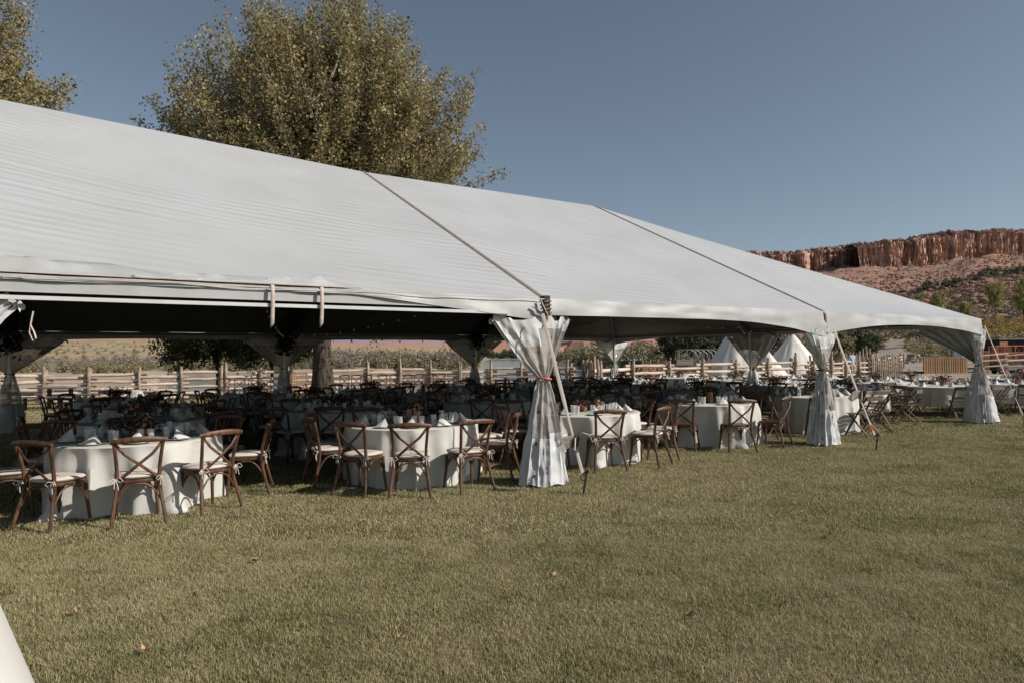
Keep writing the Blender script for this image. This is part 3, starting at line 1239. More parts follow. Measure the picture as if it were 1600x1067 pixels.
# two dangling tie straps under the open bay
for a, ln in ((16.061, .44), (15.558, .43)):
    b = MB()
    P = []
    for i in range(9):
        t = i / 8
        P.append(tl(T(a, -.085 - .012 * sin(t * 5), HE + .02 - ln * t - .02)))
    vs = []
    rws = []
    for i, p in enumerate(P):
        dd = .019
        cut = .07 if i == 8 else 0
        rws.append([p - U * dd + Vector((0, 0, -cut * 0)), p + U * dd + Vector((0, 0, cut))])
    b.grid(rws)
    o = b.build('hanging_strap', M['tape'], tent)
    o.modifiers.new('thick', 'SOLIDIFY').thickness = .004
b = MB()
pp = T(18.05, -.06, HE - .42)
b.tube([tl(pp + Vector((x, 0, z))) for x, z in ((0.02, .1), (.0, 0), (-.01, -.08), (.02, -.15), (.045, -.13), (.03, -.08), (.0, -.02))], .010, .004, seg=6)
b.build('hanging_strap', M['tape'], tent)


# ------------------------------------------------------------------ gathered side curtains
def curtain(pos, e1, wl, wr, label, seedc, ztie=1.38, zt=2.2, bl=.33, br=.30, dark=False, bdep=.22, topdep=.075, hemz=.02, e2=None,
            lean=0.0, wl2=0.0):
    rs = random.Random(seedc)
    root = thing('tent_curtain', label, 'curtain', pos, 0, 'side curtains tied back to the tent posts')
    e1 = e1.normalized()
    e2_ = Vector((-e1.y, e1.x, 0))
    NA, NZ = 150, 64
    pl = [rs.uniform(0, 6.28) for _ in range(6)]
    zs = [hemz + (zt - hemz) * j / NZ for j in range(NZ + 1)]

    def prof(z):
        """left, right, depth half sizes at height z"""
        if z < ztie:
            t = z / ztie
            k = (1 - t) ** .62 if t < 1 else 0
            q = .085 + (1 - .085) * k * (1 - .18 * t)
            L_, R_, D_ = bl * q + .03, br * q + .03, bdep * q + .03
            if t < .42:
                pass
        else:
            t = (z - ztie) / (zt - ztie)
            k = t ** .85
            L_ = .055 + (wl - .055) * k
            R_ = .055 + (wr - .055) * (t ** 1.0)
            D_ = .055 + (topdep - .055) * k
        return L_, R_, D_
    rows = []
    for j, z in enumerate(zs):
        L_, R_, D_ = prof(z)
        row = []
        tt = (z - ztie) / (zt - ztie) if z > ztie else (ztie - z) / ztie
        for i in range(NA):
            ph = 2 * pi * i / NA
            c_, s_ = cos(ph), sin(ph)
            # pleats, sharper near the tie
            phw = ph + .35 * sin(2 * ph + pl[4]) + .2 * sin(3 * ph + pl[5])
            k1 = sin(7 * phw + pl[0] + .7 * tt)
            k2 = sin(15 * phw + pl[1] - 1.6 * tt + .8 * sin(z * 4 + pl[4]))
            k3 = sin(3 * ph + pl[2] + 1.5 * tt)
            pleat = (1 - 2 * abs(k1) ** .7) * .45 + k2 * .22 * (1.2 - tt * .6) + k3 * .4 + .7 * fbm(cos(ph) * 1.6 + seedc, sin(ph) * 1.6, z * 1.6)
            amp = .045 * min(1, .35 + tt * 1.2) if z < ztie else .038 * min(1, .45 + tt)
            rad = amp * pleat
            wid = L_ if c_ < 0 else R_
            x = c_ * abs(c_) ** -.25 * wid if abs(c_) > 1e-6 else 0
            y = s_ * D_
            nrm = Vector((c_ / max(wid, .05), s_ / max(D_, .05))).normalized()
            x += nrm.x * rad
            y += nrm.y * rad
            wrk = .022 * fbm(i * .09, z * 4.6, seedc, 5) + .006 * abs(fbm(i * .2 + z * 3, z * 7, seedc + 3, 3))
            zz = z
            if j == NZ:
                zz += .05 * k1 + .03 * fbm(i * .3, 0, seedc) - .05 * (abs(c_) > .9)
            if j == 0:
                zz += .015 * (k1 + 1)
            row.append(e1 * (x + wrk + lean * max(0, z - ztie)) + e2_ * (y + wrk) + Vector((0, 0, zz)))
        rows.append(row)
    # split into opaque vinyl and clear window by height and fold
    vb, cb = MB(), MB()
    flat = [p for r in rows for p in r]
    F1, F2 = [], []
    for j in range(NZ):
        zc = (zs[j] + zs[j + 1]) / 2
        for i in range(NA):
            i2 = (i + 1) % NA
            f = (j * NA + i, j * NA + i2, (j + 1) * NA + i2, (j + 1) * NA + i)
            ph = 2 * pi * i / NA
            seg = int((ph + pl[3]) / .62)
            jit = random.Random(seedc * 100 + seg).uniform(-.16, .14)
            lo, hi = .66 + jit * .35, zt - .27 + jit * 1.1
            strip = cos(ph) < -.93 or (random.Random(seedc * 77 + seg).random() < .05)
            if lo < zc < hi and not strip:
                F2.append(f)
            else:
                F1.append(f)
    for F_, nm_, mt in ((F1, 'vinyl_border', M['vinyl']), (F2, 'clear_window', M['clear'])):
        use = sorted({i for f in F_ for i in f})
        mp_ = {v: i for i, v in enumerate(use)}
        bb = MB()
        bb.add([flat[v] for v in use], [tuple(mp_[i] for i in f) for f in F_])
        bb.build(nm_, mt, root)
    # cord tie
    L_, R_, D_ = prof(ztie)
    b = MB()
    b.tube([e1 * cos(q) * (L_ + .045) + e2_ * sin(q) * (D_ + .04) + Vector((0, 0, ztie + .01 * sin(q * 2))) for q in np.linspace(0, 2 * pi, 20)[:-1]],
           .013, seg=6, closed=True)
    b.build('tie_cord', M['orange'] if seedc == 1 else M['steel'], root)
    # grommets down the free edge
    for zz in (.16, .55, .95) if not dark else ():
        j = min(range(NZ), key=lambda q: abs(zs[q] - zz))
        p = rows[j][int(NA * .60)]
        b = MB()
        nrm = (-W_)
        b.tube([p + nrm * .012 + U * cos(q) * .016 + Vector((0, 0, sin(q) * .016)) for q in np.linspace(0, 2 * pi, 10)[:-1]], .006, seg=5, closed=True)
        b.build('grommet', M['steel'], root)
    return root


out_ = W_ * .03
curtain(T(2 * BAY, 0) + out_, U, .80, .50, 'white and clear vinyl curtain nearest the camera, cinched with an orange cord', 1, zt=2.16, lean=-.02)
curtain(T(BAY, 0) + out_, U, .62, .50, 'white and clear vinyl curtain on the second front post, beside the folding chairs', 2, zt=2.1, ztie=1.36)
curtain(T(0, 0) + out_, U, .34, .25, 'white vinyl curtain hanging at the far right corner post', 3, zt=2.14, ztie=1.33, bl=.36, br=.36, bdep=.3)
curtain(T(3 * BAY, 0) + out_, U, .55, .80, 'white curtain corner poking in at the left edge under the eave', 4, zt=2.2)
curtain(T(0, BAY) + ou * .05, W_, .95, .95, 'shaded curtain on the middle post of the tent end, before the tipis', 5, dark=True, ztie=1.2)
curtain(T(0, WID), U, .9, .8, 'shaded curtain on the far back corner post, left of the green container', 6, dark=True)
curtain(T(BAY, WID), U, 1.15, 1.15, 'shaded curtain on the back post in front of the river', 7, dark=True)
curtain(T(2 * BAY, WID), U, 1.1, 1.1, 'shaded curtain on the back post left of the big cottonwood trunk', 8, dark=True)
curtain(T(3 * BAY, WID), U, 1.0, 1.15, 'shaded curtain on the back post at the left edge', 9, dark=True)

# the end curtain swept over to the corner post: a slanted sheet seen from inside
root = thing('tent_curtain', 'greenish shaded end curtain swept in a slant to the far right corner post', 'curtain', T(0, 0), 0, 'side curtains tied back to the tent posts')
b = MB()
rows = []
for j in range(25):
    v = j / 24
    row = []
    for i in range(61):
        t = i / 60
        z = 2.2 - (2.2 - 1.34) * v
        ext = 1.55 * (1 - v) ** 1.15 + .06
        y = ext * t
        fold = (.05 + .03 * v) * sin(t * 31 + v * 2) * (.3 + .7 * v) + .03 * fbm(t * 5, v * 4)
        row.append(W_ * y + U * (.03 + fold * .8 - .05 * v) + Vector((0, 0, z + .03 * sin(t * 20) * (v == 0))))
    rows.append(row)
b.grid(rows)
b.build('vinyl_border', M['vinyl'], root)
b = MB()
b.tube([W_ * 1.45 + Vector((0, 0, 2.12)), W_ * 1.5 + Vector((0, 0, 1.98)), W_ * 1.44 + Vector((0, 0, 1.9)), W_ * 1.38 + Vector((0, 0, 1.98)), W_ * 1.43 + Vector((0, 0, 2.1))], .012, seg=6)
b.build('tie_cord', M['tape'], root)


# ------------------------------------------------------------------ guy straps with ratchet and stake
def guy(p0, p1, label, buckle=.78, mt='strap', orange=False, wd=.024):
    root = thing('guy_strap', label, 'guy strap', p1, 0, 'guy straps staking down the tent')
    p0, p1 = Vector(p0), Vector(p1)
    q = p1 + Vector((0, 0, .24))
    L0 = p0 - p1
    L1 = q - p1
    dirv = (L1 - L0).normalized()
    b = MB()
    side = dirv.cross(Vector((0, -1, 0))).normalized()
    b.tube([L0.lerp(L1, q) + Vector((0, 0, -.05 * 4 * q * (1 - q) * .4)) for q in np.linspace(0, 1, 12)], [wd * (1 - .35 * abs(sin(q * 6.5)) * (q > .55)) for q in np.linspace(0, 1, 12)], .003, seg=6, up=(0, -1, .3))
    b.build('webbing', M[mt], root)
    # the bundled spare webbing and ratchet
    c = L0.lerp(L1, buckle) + Vector((0, -.03, 0))
    b = MB()
    b.box(c, (.09, .06, .14), Matrix.Rotation(.3, 3, 'Y'))
    b.tube([c + Vector((-.05, -.03, .02)), c + Vector((.05, -.03, .04))], .016, seg=8)
    b.tube([c + Vector((.035, -.02, -.05)), c + Vector((.045, -.05, .03)), c + Vector((.04, -.07, .1))], .008, seg=6)
    b.build('ratchet', M['steel'], root)
    b = MB()
    for k in range(6):
        b.tube([c + Vector((-.02, -.03, .08 - .012 * k)), c + Vector((-.15 - .015 * k, -.05, .05 - .02 * k)), c + Vector((-.17, -.05, -.01 - .02 * k)),
                c + Vector((-.04, -.04, .015 - .01 * k))], .024, .004, seg=5)
    b.tube([c + Vector((.0, -.05, .05)), c + Vector((.09, -.06, .12)), c + Vector((.17, -.05, .09)), c + Vector((.21, -.05, .0))], .024, .004, seg=5)
    b.tube([c + Vector((0, -.06, .06)), c + Vector((-.01, -.06, -.09))], .02, .012, seg=6)
    b.build('spare_webbing', M[mt], root)
    if orange:
        b = MB()
        b.box(L0.lerp(L1, .93), (.05, .02, .12), Matrix.Rotation(-.4, 3, 'Y'))
        b.build('warning_tape', M['orange'], root)
    b = MB()
    b.tube([L1 + Vector((.03 * cos(a), -.01, -.03 + .035 * sin(a))) for a in np.linspace(0, 2 * pi, 12)[:-1]], .006, seg=5, closed=True)
    b.tube([Vector((-.02, -.02, -.1)), Vector((.05, .0, .27))], .013, seg=8)
    b.tube([Vector((.02, .0, .26)), Vector((.07, .0, .285))], .018, seg=8)
    b.build('stake', M['steel'], root)
    return root


guy(T(2 * BAY + .20, -.24, 2.2), at(908, 8.15, 0), 'tan guy strap and steel stake right of the nearest curtain', .80, wd=.023)
guy(T(BAY + .04, -.22, 2.08), at(1364, 11.55, 0), 'pale guy strap with orange tape staked beside the second front curtain', .62, orange=True, wd=.018)
g3 = guy(T(0, -.1, 2.25), at(1596, 14.8, 0), 'grey guy strap beyond the far right corner, staked at the frame edge', .75, wd=.011)
b = MB()
b.box((.02, -.05, .12), (.10, .05, .2))
b.build('stake_cover', M['yellow'], g3)


# ------------------------------------------------------------------ string lights and garlands
def lights(p, q, sag, nb, label, span=1):
    root = thing('string_light', label, 'string lights', p, 0, 'string lights under the tent roof')
    p, q = Vector(p), Vector(q)
    P = []
    for i in range(25):
        t = i / 24
        P.append((q - p) * t - Vector((0, 0, sag * 4 * t * (1 - t))))
    b = MB()
    b.tube(P, .005, seg=4)
    b.build('cable', M['wire'], root)
    me_ = MB().lathe([(.001, -.075), (.022, -.06), (.028, -.04), (.014, -.01), (.012, .0)], 8).mesh('bulb', M['bulb'])
    for i in range(nb):
        t = (i + .5) / nb
        link('bulb', me_, root, (q - p) * t - Vector((0, 0, sag * 4 * t * (1 - t))))


lights(T(15.75, 3.2, 3.7), T(2 * BAY, WID - .1, HE - .1), .35, 18, 'string lights dropping from the left roof to the back post')
lights(T(2 * BAY, WID - .1, HE - .1), T(9.4, 3, 3.75), .4, 18, 'string lights rising from the back post towards the nearest curtain')
lights(T(2 * BAY, WID - .1, HE - .1), T(BAY, WID - .1, HE - .1), .12, 8, 'string lights along the back eave in front of the cottonwood')
lights(T(BAY, WID - .2, HE - .05), T(5.4, 3, 3.6), .5, 14, 'string lights rising right of the nearest curtain')
lights(T(5.4, 3, 3.5), T(.3, BAY, HE - .1), .25, 12, 'string lights reaching the middle post before the tipis')
lights(T(.3, BAY, HE + .0), T(.8, .6, HE + .15), .3, 12, 'string lights between the tipi post and the right corner')
lights(T(3.2, 9.5, 3.3), T(.3, BAY, HE + .1), .25, 10, 'short string lights left of the tipi post')


def leaf_cloud(name, C, size, matr, parent=None, seed=1, el=1.4):
    V_, F_ = leaf_quads(np.array(C), size, el, np.random.RandomState(seed))
    return link(name, fast_mesh(name, V_, F_, matr), parent)


def garland(pts, r, n_, label, seed):
    root = thing('garland', label, 'garland', pts[0], 0, 'leaf garlands on the tent frame')
    rs = np.random.RandomState(seed)
    P = [Vector(p) - Vector(pts[0]) for p in pts]
    b = MB()
    b.tube(P, .012, seg=5)
    b.build('vine', M['garland'], root)
    C = []
    for _ in range(n_):
        t = rs.rand() * (len(P) - 1)
        k = int(t)
        p = P[k].lerp(P[k + 1], t - k)
        rr = r * (0.6 + .6 * abs(sin(t * 4 + seed)))
        C.append(tuple(np.array(p) + rs.normal(0, rr, 3)))
    leaf_cloud('leaves', C, .085, M['garland'], root, seed)


garland([T(2 * BAY, WID - .15, 1.9), T(2 * BAY, WID - .2, 2.4), T(2 * BAY, WID - 1.6, 3.0), T(12.4, WID - 2.9, 3.55)], .13, 900, 'dark leaf garland climbing the back rafter left of the cottonwood', 3)
garland([T(BAY, WID - .15, 2.0), T(BAY, WID - .3, 2.5), T(BAY, WID - 1.8, 3.1), T(6.4, WID - 3.0, 3.7)], .12, 900, 'dark leaf garland climbing the back rafter before the river', 4)
garland([T(3 * BAY, WID - .15, 1.9), T(3 * BAY, WID - .2, 2.5), T(3 * BAY, WID - 1.5, 3.0)], .13, 600, 'dark leaf garland on the post at the left edge', 5)
print('tent done')
# ------------------------------------------------------------------ chairs
def mirror(pts, s):
    return [Vector((p[0] * s, p[1], p[2])) for p in pts]


def chair_parts(cushion=True):
    """sitter faces +Y; returns list of (name, mesh, material, parent index)"""
    out = []

    def A(nm, b, m, par=None):
        out.append((nm, b.mesh(nm, m), par))
    for s in (-1, 1):
        b = MB()
        b.tube(mirror([(.245, -.295, 0), (.225, -.25, .16), (.195, -.20, .36), (.188, -.19, .47), (.192, -.205, .60), (.205, -.235, .74), (.222, -.27, .872)], s),
               [.017, .018, .020, .021, .019, .018, .018], seg=8)
        A('rear_leg', b, M['wood'])
    for s in (-1, 1):
        b = MB()
        b.tube(mirror([(.178, .17, .445), (.185, .18, .25), (.208, .205, 0)], s), [.021, .019, .016], seg=8)
        A('front_leg', b, M['wood'])
    b = MB()
    P, hs_ = [], []
    for i in range(13):
        t = -1 + 2 * i / 12
        P.append((.252 * t, -.268 - .055 * (1 - t * t), .862 + .022 * (1 - t * t)))
        hs_.append(.031 - .009 * abs(t) ** 3)
    b.tube(P, [.0155] * 13, hs_, seg=10, up=(0, 0, 1))
    A('top_rail', b, M['wood'])
    for s in (-1, 1):
        b = MB()
        P = [(.212 * s, -.258, .845), (.12 * s, -.268 - .012 * s, .73), (0, -.262 - .012 * s, .632), (-.1 * s, -.24 - .012 * s, .545), (-.178 * s, -.205, .475)]
        b.tube(P, .0155, .0065, seg=8, up=(0, 1, 0))
        A('cross_brace', b, M['wood'])
    # seat frame
    def ring(sc_, z):
        P = []
        for i in range(32):
            a = 2 * pi * i / 32
            c_, s_ = cos(a), sin(a)
            wx = .205 + .022 * s_
            P.append((wx * sc_ * math.copysign(abs(c_) ** .62, c_), .20 * sc_ * math.copysign(abs(s_) ** .62, s_) - .005, z))
        return P
    b = MB()
    rows = [ring(.94, .432), ring(1.0, .438), ring(1.02, .452), ring(1.0, .466), ring(.9, .470)]
    b.grid(rows, closed=True)
    b.add(ring(.9, .470), [tuple(range(32))])
    b.add(ring(.94, .432), [tuple(reversed(range(32)))])
    A('seat', b, M['wood'])
    # bent bows under the seat
    for p in (((-.2, -.21, .25), (.2, -.21, .25)), ((-.19, .18, .25), (.19, .18, .25)), ((-.205, -.21, .25), (-.19, .18, .25)), ((.205, -.21, .25), (.19, .18, .25))):
        a_, c_ = Vector(p[0]), Vector(p[1])
        P = []
        for i in range(15):
            t = i / 14
            q = a_.lerp(c_, t)
            q.z = .25 + .175 * (1 - abs(2 * t - 1) ** 2.6)
            P.append(q)
        b = MB()
        b.tube(P, .0095, seg=6)
        A('bow', b, M['wood'])
    if cushion:
        b = MB()
        rows = [ring(.9, .472), ring(1.02, .484), ring(1.05, .497), ring(1.0, .511), ring(.8, .520), ring(.5, .521), ring(.1, .517)]
        b.grid(rows, closed=True)
        A('cushion', b, M['cushion'])
        ci_ = len(out) - 1
        for s in (-1, 1):
            b = MB()
            o_ = Vector((.205 * s, -.215, .49))
            for lp in (((0, 0, 0), (.05, -.03, .02), (.085, -.035, -.02), (.05, -.03, -.035), (.005, -.012, 0)),
                       ((0, 0, 0), (-.03, -.04, .012), (-.065, -.045, -.02), (-.04, -.03, -.045), (0, -.012, 0)),
                       ((0, -.01, 0), (.02, -.03, -.05), (.035, -.035, -.12)), ((0, -.01, 0), (-.01, -.03, -.05), (-.012, -.03, -.10)),
                       ((-.03 * s, .03, .0), (0, 0, 0), (.02 * s, -.02, 0))):
                b.tube([o_ + Vector((q[0] * .8, q[1], q[2] * .9)) for q in lp], .0042, seg=5)
            A('cushion_tie', b, M['cushion'], ci_)
    return out


def make_from(parts, name, label, cat, loc, rz, group):
    root = thing(name, label, cat, loc, rz, group)
    obs = []
    for nm, me_, par in parts:
        obs.append(link(nm, me_, obs[par] if par is not None else root))
    return root


CH = chair_parts(True)
CHN = chair_parts(False)


def merged(parts, name, mats):
    V_, F_, MI = [], [], []
    for nm, me_, par in parts:
        k = len(V_)
        V_ += [tuple(v.co) for v in me_.vertices]
        F_ += [tuple(i + k for i in p.vertices) for p in me_.polygons]
        mi = mats.index(me_.materials[0])
        MI += [mi] * len(me_.polygons)
    me2 = bpy.data.meshes.new(name)
    me2.from_pydata(V_, [], F_)
    for m_ in mats:
        me2.materials.append(m_)
    me2.polygons.foreach_set('material_index', MI)
    me2.polygons.foreach_set('use_smooth', [True] * len(F_))
    me2.update()
    return me2


CHFAR = merged(CH, 'crossback_chair', [M['wood'], M['cushion']])
CHFARN = merged(CHN, 'crossback_chair', [M['wood']])


def folding_parts():
    out = []

    def A(nm, b, m=M['wood2']):
        out.append((nm, b.mesh(nm, m), None))
    for s in (-1, 1):
        b = MB()
        b.beam((.205 * s, -.30, .80), (.205 * s, .24, .0), .022, .034, up=(1, 0, 0))
        A('leg', b)
        b = MB()
        b.beam((.175 * s, -.30, .0), (.175 * s, .16, .45), .022, .034, up=(1, 0, 0))
        A('leg', b)
    b = MB()
    b.beam((-.205, -.293, .765), (.205, -.293, .765), .085, .016, up=(0, 1, 0))
    A('back_slat', b)
    b = MB()
    b.beam((-.2, -.11, .52), (.2, -.11, .52), .05, .014, up=(0, 1, 0))
    A('back_slat', b)
    for y in np.linspace(-.16, .2, 6):
        b = MB()
        b.box((0, y, .445 + .02 * y), (.37, .055, .014))
        A('seat_slat', b)
    b = MB()
    b.beam((-.2, .2, .05), (.2, .2, .05), .022, .022)
    b.beam((-.17, -.26, .05), (.17, -.26, .05), .022, .022)
    A('stretcher', b)
    return out


FC = folding_parts()
FCFAR = merged(FC, 'folding_chair', [M['wood2']])


# ------------------------------------------------------------------ tables and what stands on them
def cloth_mesh(seedc, hem=0.0, rt=.91):
    rs = random.Random(seedc)
    ks = [(rs.choice([4, 5, 6, 7, 9, 11, 14]), rs.uniform(0, 6.28), rs.uniform(.4, 1)) for _ in range(5)]
    b = MB()
    NA = 144
    rows = []
    for r in (.02, .3, .6, .85):
        rows.append([(r * cos(2 * pi * i / NA) * rt / .91, r * sin(2 * pi * i / NA) * rt / .91, .762 + .002 * fbm(i * .1, r * 3, seedc)) for i in range(NA)])
    rows.append([((rt - .012) * cos(2 * pi * i / NA), (rt - .012) * sin(2 * pi * i / NA), .762) for i in range(NA)])
    rows.append([((rt + .004) * cos(2 * pi * i / NA), (rt + .004) * sin(2 * pi * i / NA), .752) for i in range(NA)])
    NZ = 16
    for j in range(1, NZ + 1):
        t = j / NZ
        row = []
        for i in range(NA):
            a = 2 * pi * i / NA
            f = sum(am * (1 - abs(sin(k * a / 2 + p)) * 2) for k, p, am in ks) / 2.6
            f2 = sin(23 * a + seedc) * .25
            drop = (.752 - hem)
            r = rt + .006 + t * .05 + (t ** .6) * .17 * (f + f2 * (1 - t)) + .012 * fbm(a * 4, t * 3, seedc)
            z = .752 - drop * t
            if hem < .05:
                z = max(z, .012 + .01 * abs(f))
                if t > .93:
                    r += .05 * (f > .2)
            else:
                z += .02 * f * t
            row.append((r * cos(a), r * sin(a), z))
        rows.append(row)
    b.grid(rows, closed=True)
    return b.mesh('tablecloth', M['linen'])


CLOTH = [cloth_mesh(k) for k in (1, 2, 3, 4)]
CLOTHS = [cloth_mesh(k, .27) for k in (11, 12)]
TOPM = MB().lathe([(.01, .72), (.88, .72), (.895, .735), (.88, .75), (.01, .75)], 32).mesh('tabletop', M['plankgrey'])
LEGM = MB().tube([(.5, -.35, .72), (.52, -.38, 0)], .014, seg=8).mesh('leg', M['grey_metal'])

# napkin stood up as a folded pyramid
b = MB()
for s, dy in ((1, 0), (1, .022)):
    ap = Vector((0, .03 - dy, .125 - dy * .9))
    b.add([ap, (-.105, -.05 - dy, 0), (0, -.075 - dy, .012), (.105, -.05 - dy, 0), (.012, .085, 0), (-.03, .02, .06), (.03, .02, .06)],
          [(0, 1, 2), (0, 2, 3), (0, 3, 4), (0, 4, 1), (1, 4, 3, 2)])
NAP = b.mesh('napkin', M['napkin'], smooth=False)
PLATE = MB().lathe([(.01, .004), (.08, .004), (.09, .008), (.128, .018), (.132, .017), (.09, .001), (.01, .0)], 28).mesh('plate', M['ceramic'])
GLASS = MB().lathe([(.001, .008), (.026, .008), (.030, .0), (.034, .04), (.038, .135), (.0365, .135), (.032, .04), (.027, .014), (.001, .014)], 14).mesh('tumbler', M['glass'])
GLASSW = MB().lathe([(.001, .015), (.030, .015), (.034, .065), (.001, .066)], 12).mesh('water', M['glass'])
SIDE = ['near', 'near right', 'right', 'far right', 'far', 'far left', 'left', 'near left']


def side_name(v):
    """v: direction from the table centre; where it lies as the camera sees it"""
    a = math.atan2(v.x, -v.y) % (2 * pi)
    return SIDE[int((a + pi / 8) / (pi / 4)) % 8]


USED = {}


def uniq(t, sn):
    k = USED.get((t, sn), 0)
    USED[(t, sn)] = k + 1
    return sn if k == 0 else ('other ' + sn if k == 1 else 'third ' + sn)


def flower_meshes(sd):
    rs = np.random.RandomState(sd)
    C = rs.normal(0, 1, (260, 3)) * np.array([.13, .13, .07]) + np.array([0, 0, .17])
    V_, F_ = leaf_quads(C, .035, 1.6, rs)
    fol = fast_mesh('foliage', V_, F_, M['garland'])
    bl = []
    for mname, n_, off in (('red_bloom', 60, (-.06, 0, .16)), ('pink_bloom', 60, (.12, -.02, .15)), ('cream_bloom', 40, (-.11, -.03, .2))):
        C = rs.normal(0, 1, (n_, 3)) * np.array([.05, .05, .035]) + np.array(off)
        V_, F_ = leaf_quads(C, .034, 1.1, rs)
        bl.append(fast_mesh('bloom', V_, F_, M[mname]))
    return fol, bl


FL = [flower_meshes(k) for k in (1, 2, 3)]
VASE = MB().lathe([(.001, 0), (.05, 0), (.062, .05), (.045, .11), (.05, .13), (.001, .13)], 16).mesh('vase', M['amber'])
CAND = MB().lathe([(.001, 0), (.05, 0), (.052, .03), (.05, .16), (.046, .17), (.046, .2), (.001, .2)], 16).mesh('candle_jar', M['amber'])


def place_setting(root_pos, ang, tname, detail, kk):
    v = Vector((cos(ang), sin(ang), 0))
    usn = uniq(tname + ' setting', side_name(v))
    rz = ang + pi / 2
    zt = .764
    p = root_pos + v * .70 + Vector((0, 0, zt))
    cat = 'napkin'
    dz = 0
    if detail >= 2:
        o = link('plate', PLATE, None, p, rz)
        tag(o, f'ivory plate at {usn} seat, {tname}', 'plate', 'plates laid on the banquet tables')
        dz = .012
    o = link('napkin', NAP, None, p + Vector((0, 0, dz)), rz + R.uniform(-.35, .35))
    o.scale = (1, 1, R.uniform(.85, 1.12))
    tag(o, f'white folded napkin at {usn} seat, {tname}', 'napkin', 'folded napkins on the banquet tables')
    t = Vector((-v.y, v.x, 0))
    q = root_pos + v * .52 + t * .13 + Vector((0, 0, zt))
    if detail >= 2:
        g = thing('drinking_glass', f'clear tumbler at {usn} seat, {tname}', 'glass', q, 0, 'tumblers on the banquet tables')
        link('tumbler', GLASS, g)
        link('water', GLASSW, g)
        q = root_pos + v * .46 + t * .03 + Vector((0, 0, zt))
        o = link('drinking_glass', GLASS, None, q, 0)
        tag(o, f'second, empty tumbler at {usn} seat, {tname}', 'glass', 'tumblers on the banquet tables')
    elif detail == 1:
        o = link('drinking_glass', GLASS, None, q, 0)
        tag(o, f'clear tumbler at {usn} seat, {tname}', 'glass', 'tumblers on the banquet tables')


def chair_at(pos, rz, label, far, cushion=True, folding=False, group=None, seedv=0):
    if folding:
        if far:
            o = link('folding_chair', FCFAR, None, pos, rz)
            tag(o, label, 'folding chair', group)
        else:
            o = make_from(FC, 'folding_chair', label, 'folding chair', pos, rz, group)
        return o
    if far:
        o = link('crossback_chair', CHFAR if cushion else CHFARN, None, pos, rz)
        tag(o, label, 'chair', group)
        return o
    return make_from(CH if cushion else CHN, 'crossback_chair', label, 'chair', pos, rz, group)


def table(pos, tname, row, angs, detail, cloth, folding=False, cushion=True, far=False, skip=(), extra=0.0, low=False):
    pos = Vector(pos)
    root = thing('banquet_table', f'{tname}, round under a white cloth', 'table', pos, R.uniform(0, 6), 'round banquet tables')
    link('tablecloth', cloth, root)
    if low:
        link('tabletop', TOPM, root)
        for k in range(4):
            link('leg', LEGM, root, None, k * pi / 2)
    for k, a in enumerate(angs):
        v = Vector((cos(a), sin(a), 0))
        sn = side_name(v)
        if k not in skip:
            dist = (1.16 if not folding else 1.2) + R.uniform(-.04, .07) + extra
            what = 'folding chair' if folding else ('cross-back chair' if cushion else 'bare-seated chair')
            chair_at(pos + v * dist, a + pi / 2 + R.uniform(-.14, .14), f'{what}, {uniq(tname, sn)} side of {tname}', far, cushion, folding,
                     'folding chairs around the outer tables' if folding else 'cross-back chairs around the banquet tables')
        place_setting(pos, a, tname, detail, k)
    # centrepiece
    fol, bl = FL[R.randrange(3)]
    c = thing('flower_arrangement', f'dried flower centrepiece on the {tname}', 'flowers', pos + Vector((0, 0, .764)), R.uniform(0, 6), 'centrepieces')
    link('vase', VASE, c)
    link('foliage', fol, c)['kind'] = 'stuff'
    for m_ in bl:
        link('bloom', m_, c)['kind'] = 'stuff'
    if detail >= 2:
        for k in range(2):
            q = pos + Vector((R.uniform(-.25, .25), R.uniform(-.2, .2), .764))
            o = link('candle', CAND, None, q, 0)
            tag(o, f'{"amber" if k == 0 else "second amber"} candle jar on the {tname}', 'candle', 'candle jars')


toC = lambda p: math.atan2(-p.y, -p.x)
FRONT = [(Vector((-4.47, 8.05, 0)), 'leftmost sunlit table', 'left'),
         (Vector((-1.40, 9.45, 0)), 'sunlit table left of nearest curtain', ''),
         (Vector((1.15, 11.0, 0)), 'sunlit table right of nearest curtain', ''),
         (Vector((3.67, 12.8, 0)), 'sunlit table with bare-seated chairs', '')]
for i, (p, nm, _) in enumerate(FRONT):
    a0 = toC(p)
    offs = [0, .62, -.66, 1.42, -1.42, 2.2, -2.2, pi]
    if i == 1:
        offs = [-.02, .58, -.56, 1.3, -1.22, 2.0, -1.75, pi, -2.6]
    if i == 2:
        offs = [.26, -.42, .95, -1.25, 1.55, 2.3, -2.1, pi]
    if i == 3:
        offs = [.42, -.33, 1.25, -1.2, -1.55, 2.2, -2.2, pi]
    table(p, nm, 0, [a0 + o for o in offs], 2, CLOTH[i], cushion=(i != 3), far=False)
table((6.45, 14.6, 0), 'table hidden by second curtain', 0, [toC(Vector((6.45, 14.6, 0))) + k * pi / 4 + .1 for k in range(8)], 1, CLOTH[1], folding=True)
table((8.25, 16.6, 0), 'table right of second curtain', 0, [toC(Vector((8.25, 16.6, 0))) + k * pi / 4 + .45 for k in range(8)], 1, CLOTHS[0], folding=True, low=True)

